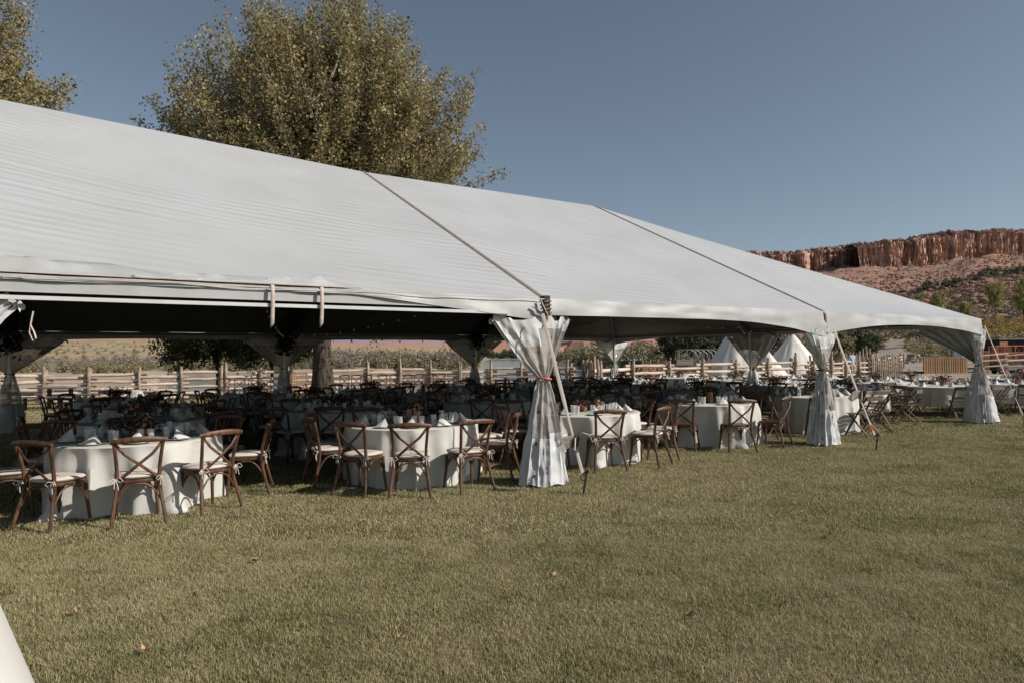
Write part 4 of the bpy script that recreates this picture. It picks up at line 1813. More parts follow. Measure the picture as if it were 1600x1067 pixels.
ORD = ['first', 'second', 'third', 'fourth', 'fifth', 'sixth', 'seventh', 'eighth', 'ninth']
RN = {1: 'second-row', 2: 'third-row', 3: 'back-row'}
for r_ in (1, 2, 3):
    vis = []
    for k in range(9):
        uu = -13.7 + 3.15 * k + (.5 if r_ == 2 else 0)
        a = 12.6 - uu
        if a < 1.0 or a > 27:
            continue
        p = T(a, 1.6 + 3.15 * r_)
        px = 800 + FPX * p.x / p.y
        if -70 < px < 1340:
            vis.append(p)
    for k, p in enumerate(vis):
        if r_ == 3 and 235 < 800 + FPX * p.x / p.y < 330:
            continue
        far = True
        table(p, f'shaded {RN[r_]} table {ORD[k]} from left', r_, [toC(p) + q * pi / 4 + R.uniform(-.1, .1) for q in range(8)], 1 if r_ < 3 else 0,
              CLOTH[(k + r_) % 4], far=far)

OUT = [((11.4, 17.9), 'outdoor table left of corner curtain'), ((13.9, 18.6), 'outdoor table at right frame edge'),
       ((11.1, 20.6), 'outdoor table second behind corner curtain'), ((9.25, 20.9), 'outdoor table right behind second curtain'),
       ((7.7, 23.4), 'outdoor table before left tipi'), ((13.0, 22.0), 'outdoor table before plank fence'),
       ((10.9, 24.4), 'outdoor table before upright logs'), ((8.9, 26.2), 'outdoor table before right tipi'),
       ((6.5, 26.4), 'farthest outdoor table before wagon'), ((16.3, 21.5), 'farthest outdoor table at right edge')]
for (x, y), nm in OUT:
    p = Vector((x, y, 0))
    table(p, nm, 5, [toC(p) + q * pi / 4 + R.uniform(-.15, .15) + .2 for q in range(8)], 0, CLOTHS[R.randrange(2)], folding=True, low=True, far=y > 19)

# row of cross-back chairs along the fence
lineup = [(536, 30.0), (554, 30.0), (571, 30.1), (595, 30.2), (615, 30.2), (635, 30.3), (652, 30.4), (669, 30.5), (687, 30.6), (705, 30.7)]
for k, (s, Y) in enumerate(lineup):
    chair_at(at(s, Y), pi + R.uniform(-.08, .08), f'{ORD[k] if k < 9 else "last"} cross-back chair from the trunk in the line before the fence', True, False,
             group='cross-back chairs lined up before the fence')
for k, (s, Y) in enumerate([(347, 27.2), (370, 27.3), (393, 27.4), (412, 27.5)]):
    chair_at(at(s, Y), pi + R.uniform(-.1, .1), f'{ORD[k]} dark cross-back chair from the left before the shaded fence', True, False,
             group='cross-back chairs left of the cottonwood trunk')
print('furniture done')
# ------------------------------------------------------------------ log fences
LOGS = {}


def log_mesh(L_, r, key):
    """peeled log along +X, slightly crooked, shared by length class"""
    if key not in LOGS:
        rs = random.Random(hash(key) % 999)
        b = MB()
        P = [(L_ * t, .02 * sin(t * 5 + rs.random() * 6), .015 * sin(t * 4 + rs.random() * 6)) for t in np.linspace(0, 1, 6)]
        b.tube(P, [r * (1.06 - .12 * t) for t in np.linspace(0, 1, 6)], seg=9)
        LOGS[key] = b.mesh('log', M['log'])
    return LOGS[key]


POSTM = []
for k in range(4):
    b = MB()
    b.tube([(0, 0, 0), (.01 * (k - 1), .01, .5), (-.012 * k, .01, 1.0), (.01, 0, 1.38 + .06 * k)], [.078, .074, .07, .062], seg=9)
    POSTM.append(b.mesh('post', M['logp']))


def fence(pts, label, zr, rr=.065, ph=1.0, over=.28, offs=.14, dbl=True, sc_=1.0):
    base = Vector((pts[0].x, pts[0].y, gz(pts[0].x, pts[0].y)))
    root = thing('log_fence', label, 'fence', base, 0, 'log fences round the lawn')
    for i, p in enumerate(pts):
        q = Vector((p.x, p.y, gz(p.x, p.y))) - base
        nx = pts[min(i + 1, len(pts) - 1)] - pts[max(i - 1, 0)]
        nrm = Vector((-nx.y, nx.x, 0)).normalized()
        for s in ((-1, 1) if dbl else (1,)):
            hh = R.uniform(.93, 1.06) * ph * (1 if s < 0 else .94)
            o = link('post', POSTM[R.randrange(4)], root, q + nrm * s * (rr + .065), R.uniform(0, 6))
            o.scale = (R.uniform(.85, 1.1), R.uniform(.85, 1.1), hh)
    for i in range(len(pts) - 1):
        p, q = pts[i], pts[i + 1]
        d_ = q - p
        L_ = Vector((d_.x, d_.y, 0)).length
        dz = gz(q.x, q.y) - gz(p.x, p.y)
        for j, z in enumerate(zr):
            zz = z + (offs if i % 2 else 0) + R.uniform(-.015, .015)
            me_ = log_mesh(1.0, rr, ('r', j % 4, rr, i % 3))
            o = link('rail', me_, root)
            o.location = Vector((p.x, p.y, gz(p.x, p.y) + zz)) - base - d_.normalized() * over
            o.rotation_euler = (0, -math.atan2(dz, L_) + R.uniform(-.012, .012), math.atan2(d_.y, d_.x) + R.uniform(-.006, .006))
            o.scale = (L_ + 2 * over, R.uniform(.85, 1.12), R.uniform(.85, 1.12))
    return root


def pl(lst):
    return [at(s, Y) for s, Y in lst]


fence(pl([(-70, 25.2), (0, 25.5), (70, 26), (140, 26.3), (218, 27.0), (283, 27.8), (346, 28.4)]), 'stacked log fence behind the left picnic table', (.14, .42, .70, .98))
fence(pl([(352, 28.5), (405, 29.2), (452, 30.2), (512, 31.5), (574, 32.3), (624, 32.8), (672, 33.0), (717, 33.2)]), 'stacked log fence behind the cottonwood trunk and chair line', (.14, .40, .66, .92))
fence(pl([(719, 33.2), (767, 33.4), (815, 33.2), (866, 32.6), (889, 32.2), (914, 31.2)]), 'stacked log fence along the river right of the shaded curtain', (.12, .38, .64, .90), ph=1.0)
fence(pl([(934, 31.0), (986, 33.2), (1043, 34.2), (1095, 35.4), (1147, 36.6), (1196, 37.8), (1238, 39)]), 'pale log fence in front of the tipis and wagon', (.22, .58, .94), rr=.082, offs=.16, over=.4)
fence(pl([(1240, 39), (1268, 39.5), (1296, 40), (1318, 41), (1338, 42), (1357, 43)]), 'stacked log fence right of the second curtain', (.14, .42, .70, .98), ph=1.08)
fence(pl([(1358, 43), (1366, 46), (1374, 49), (1383, 52), (1392, 55), (1401, 58), (1409, 61)]), 'stacked log fence running back beside the dirt road', (.14, .44, .74, 1.0), ph=1.0)
# palisade of upright logs
root = thing('log_palisade', 'close row of upright logs at the end of the fence beside the dirt road', 'palisade', at(1362, 41.5))
b0 = at(1362, 41.5)
for k in range(17):
    s, Y = 1362 + k * 2.9, 41.5 + .05 * k
    o = link('post', POSTM[k % 4], root, at(s, Y) - b0, k)
    o.scale = (.62, .62, R.uniform(.78, .95))
root = thing('log_gatepost', 'cluster of tall upright logs with a small wooden board by the fence gap', 'gatepost', at(921, 30.8))
for k, (s, Y, h_) in enumerate(((916, 30.8, 1.05), (922, 30.6, 1.0), (928, 30.9, 1.08), (933, 30.5, .95))):
    o = link('post', POSTM[k % 4], root, at(s, Y) - at(921, 30.8), k)
    o.scale = (1.1, 1.1, h_)
b = MB()
b.box((0, -.14, 1.2), (.26, .03, .32))
b.build('board', M['plank'], root)
root = thing('log_gatepost', 'tall upright logs standing behind the person', 'gatepost', at(1349, 45))
for k in range(5):
    o = link('post', POSTM[k % 4], root, Vector((.28 * k - .5, .1 * k, 0)), k)
    o.scale = (.8, .8, 1.15 + .06 * k)

# upright stumps edging the lawn
for k, s in enumerate([750, 764, 777, 789, 799, 812, 824, 836, 846]):
    b = MB()
    h_ = R.uniform(.24, .42)
    b.tube([(0, 0, 0), (0, 0, h_)], [R.uniform(.11, .15), .12], seg=12)
    o = b.build('log_stump', M['log'], None, True, at(s, 30.6 - .05 * k), k)
    tag(o, f'{ORD[k]} upright log stump from the left edging the lawn by the right picnic table', 'stump', 'log stumps edging the lawn')
for k, (s, Y, r) in enumerate(((214, 25.2, .30), (522, 29.2, .16), (534, 29.4, .13), (546, 29.3, .15), (556, 29.5, .1))):
    b = MB()
    V_ = []
    bpy_s = 10
    rows = []
    for j in range(7):
        ph = -pi / 2 + pi * j / 6
        rows.append([(r * cos(ph) * cos(q) * (1 + .25 * fbm(cos(q) * 2, sin(q) * 2, j + k)), r * cos(ph) * sin(q) * (1 + .2 * fbm(sin(q) * 2, j, k)),
                      r * 1.15 * sin(ph) * (1 + .15 * fbm(q, k)) + r * .7) for q in np.linspace(0, 2 * pi, 13)[:-1]])
    b.grid(rows, closed=True)
    o = b.build('boulder', M['stone'], None, True, at(s, Y))
    tag(o, ['large pale boulder at the foot of the left fence', 'pale stone closest to the cottonwood trunk', 'second pale stone right of the cottonwood trunk',
            'third pale stone right of the cottonwood trunk', 'smallest pale stone right of the cottonwood trunk'][k], 'rock', 'pale stones on the lawn edge')


# ------------------------------------------------------------------ picnic tables, slatted chair
def picnic(pos, rz, label, L_=1.9, h=.76):
    root = thing('picnic_table', label, 'picnic table', pos, rz, 'picnic tables on the lawn')
    for k in range(5):
        b = MB()
        b.box((0, -.3 + .15 * k, h - .02), (L_, .135, .04))
        b.build('top_board', M['plankgrey'], root)
    for s in (-1, 1):
        for k in range(2):
            b = MB()
            b.box((0, s * .72 + (k - .5) * .15, .45), (L_, .135, .04))
            b.build('bench_board', M['plankgrey'], root)
        for x in (-.4, .4):
            b = MB()
            b.box((x * L_ * .9, s * .72, .21), (.08, .08, .43))
            b.build('bench_leg', M['steel'], root)
    for x in (-.22, .22):
        b = MB()
        b.box((x * L_, 0, .36), (.10, .10, .72))
        b.box((x * L_, 0, .02), (.14, .5, .04))
        b.build('leg', M['steel'], root)
    return root


picnic(at(94, 23.6), radians(-8), 'grey picnic table with separate benches before the left log fence')
picnic(at(806, 30.2), radians(6), 'dark picnic table by the river fence left of the nearest curtain', 2.2)

root = thing('slatted_chair', 'orange-brown slatted wooden chair left of the cottonwood trunk', 'chair', at(466, 28.6), radians(12))
for x in np.linspace(-.26, .26, 7):
    b = MB()
    b.beam((x, .16, .42), (x, .26, 1.05), .045, .018, up=(0, 1, 0))
    b.build('back_slat', M['plank'], root)
for s in (-1, 1):
    b = MB()
    b.beam((.34 * s, -.28, 0), (.34 * s, -.28, .6), .06, .06, up=(0, 1, 0))
    b.beam((.34 * s, .2, 0), (.33 * s, .27, 1.0), .06, .05, up=(0, 1, 0))
    b.build('leg', M['plank'], root)
    b = MB()
    b.box((.35 * s, -.04, .62), (.11, .66, .03))
    b.build('arm_rest', M['plank'], root)
for y in np.linspace(-.26, .18, 5):
    b = MB()
    b.box((0, y, .40), (.62, .08, .022))
    b.build('seat_slat', M['plank'], root)
b = MB()
b.box((0, .265, 1.03), (.66, .03, .08))
b.box((0, -.3, .36), (.66, .03, .09))
b.build('rail', M['plank'], root)


# ------------------------------------------------------------------ tipis
def tipi(pos, rad, h, label, seedc, door=None, poles=True):
    root = thing('tipi', label, 'tipi', pos, 0, 'canvas tipis behind the fence')
    b = MB()
    NA, NZ = 96, 20
    rows = []
    for j in range(NZ + 1):
        t = j / NZ
        z = h * t
        row = []
        for i in range(NA):
            a = 2 * pi * i / NA
            k = 14
            sc1 = 1 - .05 * (1 - abs(cos(a * k / 2 + seedc))) * (1 - t)          # taut between pole lines
            fold = .035 * fbm(cos(a) * 3, sin(a) * 3 + seedc, t * 1.5) + .02 * fbm(cos(a) * 9, sin(a) * 9, t * 2 + seedc)
            r = (rad * (1 - t) ** 1.04 + .10) * sc1 + fold * (1.2 - t * .4)
            row.append((r * cos(a), r * sin(a), z + (.02 * sin(a * 20) if j == 0 else 0)))
        rows.append(row)
    b.grid(rows, closed=True)
    b.build('canvas_cover', M['canvas'], root)
    if poles:
        for i in range(9):
            a = 2 * pi * i / 9 + seedc
            b = MB()
            b.tube([(-.06 * cos(a), -.06 * sin(a), h - .25), (-.30 * cos(a), -.30 * sin(a), h + .5)], [.025, .015], seg=6)
            b.build('pole', M['log'], root)
    # smoke flaps and lacing pins on the side towards the lawn
    if door is not None:
        dv = Vector((cos(door), sin(door), 0))
        tv = Vector((-dv.y, dv.x, 0))
        b = MB()
        dr = []
        for t in (0.02, .12, .22, .30):
            r = rad * (1 - t) + .14
            wd = .30 * (1 - abs(t - .1) * 2.2)
            dr.append([dv * r - tv * wd + Vector((0, 0, h * t)), dv * (r + .01) + Vector((0, 0, h * t)), dv * r + tv * wd + Vector((0, 0, h * t))])
        b.grid(dr)
        b.build('door_opening', M['amber'], root)
        for k in range(9):
            t = .36 + .05 * k
            r = rad * (1 - t) + .15
            b = MB()
            b.tube([dv * r - tv * .11 + Vector((0, 0, h * t)), dv * r + tv * .11 + Vector((0, 0, h * t))], .01, seg=5)
            b.build('lacing_pin', M['plank'], root)
    return root


tipi(at(1150, 52), 2.5, 4.2, 'cream canvas tipi behind the shaded middle curtain, left of the other', 1, poles=True)
tipi(at(1238, 50), 2.5, 3.05, 'cream canvas tipi with laced front and small amber door', 2, door=-pi / 2 + .15)
tipi(at(1199, 45), 1.35, 1.75, 'small low canvas tent between the two tipis', 5, poles=False)


# ------------------------------------------------------------------ wagon with bare hoops, cart wheels, container, pen
def wheel(root, c, r, yaw=0.0, mt='logp'):
    rm = Matrix.Rotation(yaw, 3, 'Z')
    wh = bpy.data.objects.new('wheel', None)
    sc.collection.objects.link(wh)
    wh.parent = root
    wh.location = c
    wh.rotation_euler = (0, 0, yaw)
    b = MB()
    b.tube([(r * cos(a), 0, r * sin(a)) for a in np.linspace(0, 2 * pi, 25)[:-1]], .032, seg=6, closed=True)
    b.build('rim', M[mt], wh)
    b = MB()
    for k in range(10):
        a = 2 * pi * k / 10
        b.tube([(0, 0, 0), (r * cos(a), 0, r * sin(a))], .018, seg=5)
    b.tube([(0, -.08, 0), (0, .08, 0)], .07, seg=10)
    b.build('spokes', M[mt], wh)
    return wh


root = thing('covered_wagon', 'old wooden wagon with bare metal hoops left of the tipis', 'wagon', at(1085, 47), radians(-6))
b = MB()
b.box((.0, 0, .72), (2.5, .95, .05))
b.build('bed', M['plankgrey'], root)
for s in (-1, 1):
    for k in range(2):
        b = MB()
        b.box((0, s * .48, .83 + .17 * k), (2.5, .03, .155))
        b.build('side_plank', M['plankgrey'], root)
b = MB()
rows = [[(-1.25 + .1 * k, y, .80 + .42 * (k / 3)) for y in np.linspace(-.5, .5, 5)] for k in range(4)]
b.box((-.75, -.6, 1.08), (1.1, .05, .42), Matrix.Rotation(-.35, 3, 'X'))
b.build('tailboard', M['plankgrey'], root)
for k in range(5):
    b = MB()
    x = -1.1 + .55 * k
    b.tube([(x, .5 * cos(a) if 0 < a < pi else .5 * cos(a), 1.0 + (1.0 * sin(a) ** .55 if sin(a) > 0 else 0)) for a in np.linspace(0, pi, 17)], .018, seg=6)
    b.build('hoop', M['grey_metal'], root)
for x in (-.9, .9):
    for s in (-1, 1):
        wheel(root, Vector((x, s * .6, .42)), .42, 0)
b = MB()
b.box((.1, 0, .52), (2.0, .12, .14))
b.box((-.9, 0, .45), (.1, 1.1, .1))
b.box((.9, 0, .45), (.1, 1.1, .1))
b.build('axle', M['logp'], root)

root = thing('hoop_frame', 'tall greenhouse hoop frame of pale metal behind the wagon', 'frame', at(1092, 55), radians(0))
for k in range(5):
    b = MB()
    x0 = -.95 + .5 * k
    b.tube([(x0 - .85, .25 * k, 0), (x0 - .85, .25 * k, 1.0)] + [(x0 - .85 * cos(a), .25 * k, 1.25 + .78 * sin(a)) for a in np.linspace(0, pi, 13)] + [(x0 + .85, .25 * k, 0)], .028, seg=6)
    b.build('hoop', M['grey_metal'], root)
b = MB()
b.beam((-1.0, 0, 1.0), (1.9, .6, 1.0), .04, .04)
b.build('rail', M['grey_metal'], root)

for k, s in enumerate((1006, 1031)):
    root = thing('wagon_wheel', ['spoked wagon wheel leaning left behind the pale fence', 'spoked wagon wheel leaning right behind the pale fence'][k], 'wheel', at(s, 40), radians(20))
    wheel(root, Vector((0, 0, .50)), .50, 0, 'plank')

root = thing('dumpster', 'dark green metal container behind the pale log fence', 'container', at(984, 46), radians(-8))
b = MB()
b.box((0, 0, .65), (1.35, 1.1, 1.1))
b.build('body', M['green_metal'], root)
b = MB()
b.box((0, 0, 1.23), (1.42, 1.16, .07))
b.build('lid', M['green_metal'], root)
for x in (-.62, -.2, .22, .62):
    b = MB()
    b.box((x, -.57, .65), (.05, .05, 1.08))
    b.build('rib', M['green_metal'], root)
b = MB()
for x in (-.6, .6):
    b.box((x, -.4, .05), (.12, .16, .1))
b.build('foot', M['black'], root)

root = thing('garden_pen', 'wooden pen with wire mesh right of the green container', 'pen', at(1016, 47), radians(3))
for k in range(5):
    b = MB()
    b.box((-1.1 + .55 * k, 0, .65), (.07, .07, 1.3))
    b.build('post', M['logp'], root)
    if k < 4:
        for j in range(6):
            b = MB()
            b.box((-1.1 + .55 * k + .055 + .085 * j + .02, .02, .55), (.075, .02, 1.0))
            b.build('board', M['plank'], root)
b = MB()
for j in range(5):
    b.tube([(-1.1, -.04, .3 + .22 * j), (1.1, -.04, .3 + .22 * j)], .006, seg=4)
b.build('wire', M['grey_metal'], root)

# ------------------------------------------------------------------ board fences right
def board_fence(p, q, h, label, wd=.19, mt='plank', cap=True):
    root = thing('board_fence', label, 'fence', p, math.atan2((q - p).y, (q - p).x))
    L_ = (q - p).length
    n_ = int(L_ / wd)
    mm = MB().box((0, 0, h / 2), (wd * .93, .03, h)).mesh('board', M[mt], smooth=False)
    m2 = MB().box((0, -.03, h / 2), (.05, .03, h - .02)).mesh('batten', M[mt], smooth=False)
    z0 = p.z
    for k in range(n_):
        o = link('board', mm, root, Vector((wd * (k + .5), R.uniform(-.008, .008), 0)))
        o.scale = (1, 1, R.uniform(.97, 1.0))
        link('batten', m2, root, Vector((wd * k, 0, 0)))
    if cap:
        b = MB()
        b.box((L_ / 2, .03, h + .02), (L_ + .05, .12, .04))
        b.build('cap_rail', M[mt], root)
    return root


def ga(s, Y, dz=0):
    p = at(s, Y)
    p.z = gz(p.x, p.y) + dz
    return p


board_fence(ga(1443, 50.5), ga(1512, 51), 1.18, 'low fence of upright cedar boards left of the corner curtain')
board_fence(ga(1442.5, 53.5), ga(1443, 50.6), 1.18, 'dark short return of the low cedar board fence')
board_fence(ga(1531, 53), ga(1548, 53), 1.55, 'cedar board fence just right of the corner curtain')
board_fence(ga(1549, 53), ga(1582, 52.5), 1.95, 'taller cedar board fence behind the orange lift')
root = thing('shed', 'dark open shed at the right frame edge behind the orange lift', 'shed', ga(1576, 52), radians(0))
b = MB()
b.box((2.3, 3.4, 1.25), (3.2, 2.4, 2.5))
b.build('wall', M['black'], root)
b = MB()
b.box((.25, .9, 1.2), (.6, .1, 2.3), Matrix.Rotation(.0, 3, 'Y'))
b.build('door_post', M['plank'], root)
b = MB()
b.box((2.4, 3.2, 2.56), (3.7, 2.9, .1))
b.build('roof', M['plankgrey'], root)

# little notice board and white marker behind the low fence
root = thing('notice_board', 'small dark sign board on two posts above the low cedar fence', 'sign', ga(1485, 62))
b = MB()
b.box((0, 0, 1.75), (.9, .05, .28))
b.build('board', M['steel'], root)
for x in (-.3, .1):
    b = MB()
    b.box((x, .04, 1.3), (.09, .07, 2.6))
    b.build('post', M['steel'], root)
root = thing('propane_tank', 'white domed tank behind the low cedar fence', 'tank', ga(1500, 60))
b = MB()
b.lathe([(.01, 0), (.5, 0), (.5, 1.6), (.42, 1.82), (.2, 1.95), (.01, 2.0)], 18)
b.build('body', M['vinyl'], root)
b = MB()
b.lathe([(.01, 1.98), (.08, 1.98), (.08, 2.08), (.01, 2.1)], 10)
b.build('valve', M['steel'], root)

# rail fence in front of the lift
root = thing('rail_fence', 'weathered two-rail fence in front of the orange lift', 'fence', ga(1572, 44))
for k, s in enumerate((1530, 1571, 1618)):
    b = MB()
    b.box((0, 0, .75), (.12, .12, 1.5))
    b.build('post', M['logp'], root, loc=ga(s, 44) - ga(1572, 44))
for z, dz in ((.62, .25), (1.0, .22), (1.35, .28)):
    for s0, s1 in ((1530, 1571), (1571, 1618)):
        b = MB()
        p, q = ga(s0, 44) - ga(1572, 44), ga(s1, 44) - ga(1572, 44)
        b.tube([p + Vector((-.1, -.08, z - dz * .1)), q + Vector((.1, -.08, z + dz * .4))], .05, seg=8)
        b.build('rail', M['log'], root)

# scissor lift
root = thing('scissor_lift', 'orange scissor lift parked before the cedar fence', 'lift', ga(1572, 48.5), radians(-4))
b = MB()
b.box((0, 0, .42), (1.8, .78, .30))
b.build('chassis', M['grey_metal'], root)
b = MB()
b.box((-.86, -.05, .5), (.22, .8, .42))
b.build('battery_box', M['black'], root)
for x in (-.62, .62):
    for s in (-1, 1):
        b = MB()
        b.tube([(x, s * .34, .2), (x, s * .44, .2)], .2, seg=18)
        o = b.build('wheel', M['black'], root)
        b = MB()
        b.tube([(x, s * .445, .2), (x, s * .452, .2)], .1, seg=12)
        b.build('hub', M['orange'], o)
for k in range(3):
    for s in (-1, 1):
        b = MB()
        z0 = .60 + .09 * k
        b.beam((-.8, s * .25, z0), (.8, s * .25, z0 + .09), .05, .05)
        b.beam((.8, s * .3, z0), (-.8, s * .3, z0 + .09), .05, .05)
        b.build('scissor_arm', M['grey_metal'], root)
b = MB()
b.box((0, 0, .98), (1.95, .82, .16))
b.build('platform', M['orange'], root)
for (x0, x1, y0, y1) in ((-.95, .95, -.4, -.4), (-.95, .95, .4, .4), (-.95, -.95, -.4, .4), (.95, .95, -.4, .4)):
    for z in (1.5, 1.98):
        b = MB()
        b.tube([(x0, y0, z), (x1, y1, z)], .028, seg=6)
        b.build('guard_rail', M['orange'], root)
for x in (-.95, -.35, .35, .95):
    for y in (-.4, .4):
        b = MB()
        b.tube([(x, y, 1.05), (x, y, 1.98)], .026, seg=6)
        b.build('guard_post', M['orange'], root)
b = MB()
b.box((.75, 0, 1.65), (.2, .3, .35))
b.build('control_box', M['black'], root)

# wood pile
root = thing('wood_pile', 'pile of cut logs beside the dirt road', 'wood pile', ga(1430, 72))
b0 = ga(1430, 72)
rs = random.Random(4)
k = 0
for lay, n_ in enumerate((6, 5, 4, 2)):
    for i in range(n_):
        x = (i - (n_ - 1) / 2) * .30 + rs.uniform(-.05, .05)
        b = MB()
        rr = rs.uniform(.12, .16)
        a = rs.uniform(-.35, .35)
        b.tube([(x, -.3, .14 + lay * .25), (x + a, .9, .14 + lay * .25)], [rr, rr * .9], seg=10)
        b.build('log', M['log'] if rs.random() < .5 else M['logp'], root)
# rocks in the yard before the curtain
for k, (s, Y, r) in enumerate(((1530, 37, .22), (1537, 37.5, .3), (1543, 36.5, .2), (1560, 37.5, .24), (1578, 37, .2), (1526, 39, .18))):
    b = MB()
    rows = []
    for j in range(6):
        ph = -pi / 2 + pi * j / 5
        rows.append([(r * cos(ph) * cos(q) * (1 + .3 * fbm(cos(q) * 2, sin(q) * 2, j + k)), r * cos(ph) * sin(q), r * .7 * sin(ph) + r * .4) for q in np.linspace(0, 2 * pi, 11)[:-1]])
    b.grid(rows, closed=True)
    tag(b.build('rock', M['stone'], None, True, ga(s, Y)), f'pale rock, {ORD[k]} of the loose row on the gravel before the orange lift', 'rock', 'loose rocks on the gravel edge')

# power poles on the hillside
for k, (s, Y, yt, lab) in enumerate(((1343, 330, 431, 'wooden power pole seen just above the tent roof'), (1470, 290, 419, 'wooden power pole standing before the talus slope'))):
    p = ga(s, Y)
    top = zat(s, yt, Y)
    h_ = max(5, top - p.z)
    root = thing('power_pole', lab, 'power pole', p, 0, 'power poles on the hillside')
    b = MB()
    b.tube([(0, 0, 0), (0, 0, h_)], [.28, .2], seg=8)
    b.build('pole', M['log'], root)
    b = MB()
    b.beam((-1.7, 0, h_ - .8), (1.7, 0, h_ - .8), .2, .2)
    b.build('crossarm', M['stone'], root)

# ------------------------------------------------------------------ person behind the fence
p0 = ga(1331, 41.6)
root = thing('person', 'person in a light blue shirt and pale trousers walking behind the log fence', 'person', p0, radians(200))
J = {'pelvis': (0, 0, .95, .13), 'spine': (0, -.01, 1.15, .135), 'chest': (0, -.01, 1.36, .16), 'neck': (0, .01, 1.52, .055), 'head0': (0, .03, 1.62, .085), 'head': (0, .03, 1.70, .088),
     'ls': (.19, 0, 1.42, .065), 'le': (.27, -.03, 1.15, .045), 'lw': (.26, .12, .93, .032), 'lh': (.25, .17, .86, .035),
     'rs': (-.19, 0, 1.42, .065), 're': (-.27, -.05, 1.15, .045), 'rw': (-.27, .06, .92, .032), 'rh': (-.26, .1, .85, .035),
     'lhip': (.1, 0, .9, .095), 'lk': (.12, .08, .50, .065), 'la': (.12, .05, .09, .042), 'lt': (.12, .2, .04, .035),
     'rhip': (-.1, 0, .9, .095), 'rk': (-.11, .0, .50, .065), 'ra': (-.11, -.14, .11, .042), 'rt': (-.11, .0, .04, .035)}
E_ = [('pelvis', 'spine'), ('spine', 'chest'), ('chest', 'neck'), ('neck', 'head0'), ('head0', 'head'), ('chest', 'ls'), ('ls', 'le'), ('le', 'lw'), ('lw', 'lh'), ('chest', 'rs'), ('rs', 're'),
      ('re', 'rw'), ('rw', 'rh'), ('pelvis', 'lhip'), ('lhip', 'lk'), ('lk', 'la'), ('la', 'lt'), ('pelvis', 'rhip'), ('rhip', 'rk'), ('rk', 'ra'), ('ra', 'rt')]
names = list(J)
me = bpy.data.meshes.new('body')
me.from_pydata([J[n_][:3] for n_ in names], [(names.index(a), names.index(b_)) for a, b_ in E_], [])
bo = link('body', me, root)
sk = bo.modifiers.new('skin', 'SKIN')
for i, n_ in enumerate(names):
    sv = me.skin_vertices[0].data[i]
    sv.radius = (J[n_][3], J[n_][3] * (.7 if n_ in ('chest', 'spine', 'pelvis') else 1))
    sv.use_root = n_ == 'pelvis'
bo.modifiers.new('sub', 'SUBSURF').levels = 2
bo.modifiers['sub'].render_levels = 2
dg = bpy.context.evaluated_depsgraph_get()
me2 = bpy.data.meshes.new_from_object(bo.evaluated_get(dg))
bo.modifiers.clear()
bo.data = me2
me2.materials.clear()
for q in ('shirt', 'trouser', 'skin', 'black'):
    me2.materials.append(M[q])
mi = []
for pg in me2.polygons:
    c = pg.center
    if c.z > 1.52:
        mi.append(2)
    elif c.z > .96 or (abs(c.x) > .2 and c.z > 1.1):
        mi.append(0 if not (abs(c.x) > .2 and c.z < 1.12) else 2)
    elif abs(c.x) > .2:
        mi.append(2)
    elif c.z < .09:
        mi.append(3)
    else:
        mi.append(1)
me2.polygons.foreach_set('material_index', mi)
me2.polygons.foreach_set('use_smooth', [True] * len(mi))
b = MB()
b.lathe([(.001, .115), (.05, .11), (.085, .07), (.098, .02), (.094, -.02), (.085, -.03)], 14, c=(0, .015, 1.69))
b.build('hair', M['hair'], root)
b = MB()
b.tube([(0, .105, 1.70), (0, .13, 1.665), (0, .108, 1.655)], [.012, .016, .01], seg=6)
for s in (-1, 1):
    b.tube([(s * .088, .03, 1.70), (s * .1, .02, 1.68), (s * .09, .03, 1.655)], .012, seg=5)
b.build('face_features', M['skin'], root)
print('background done')
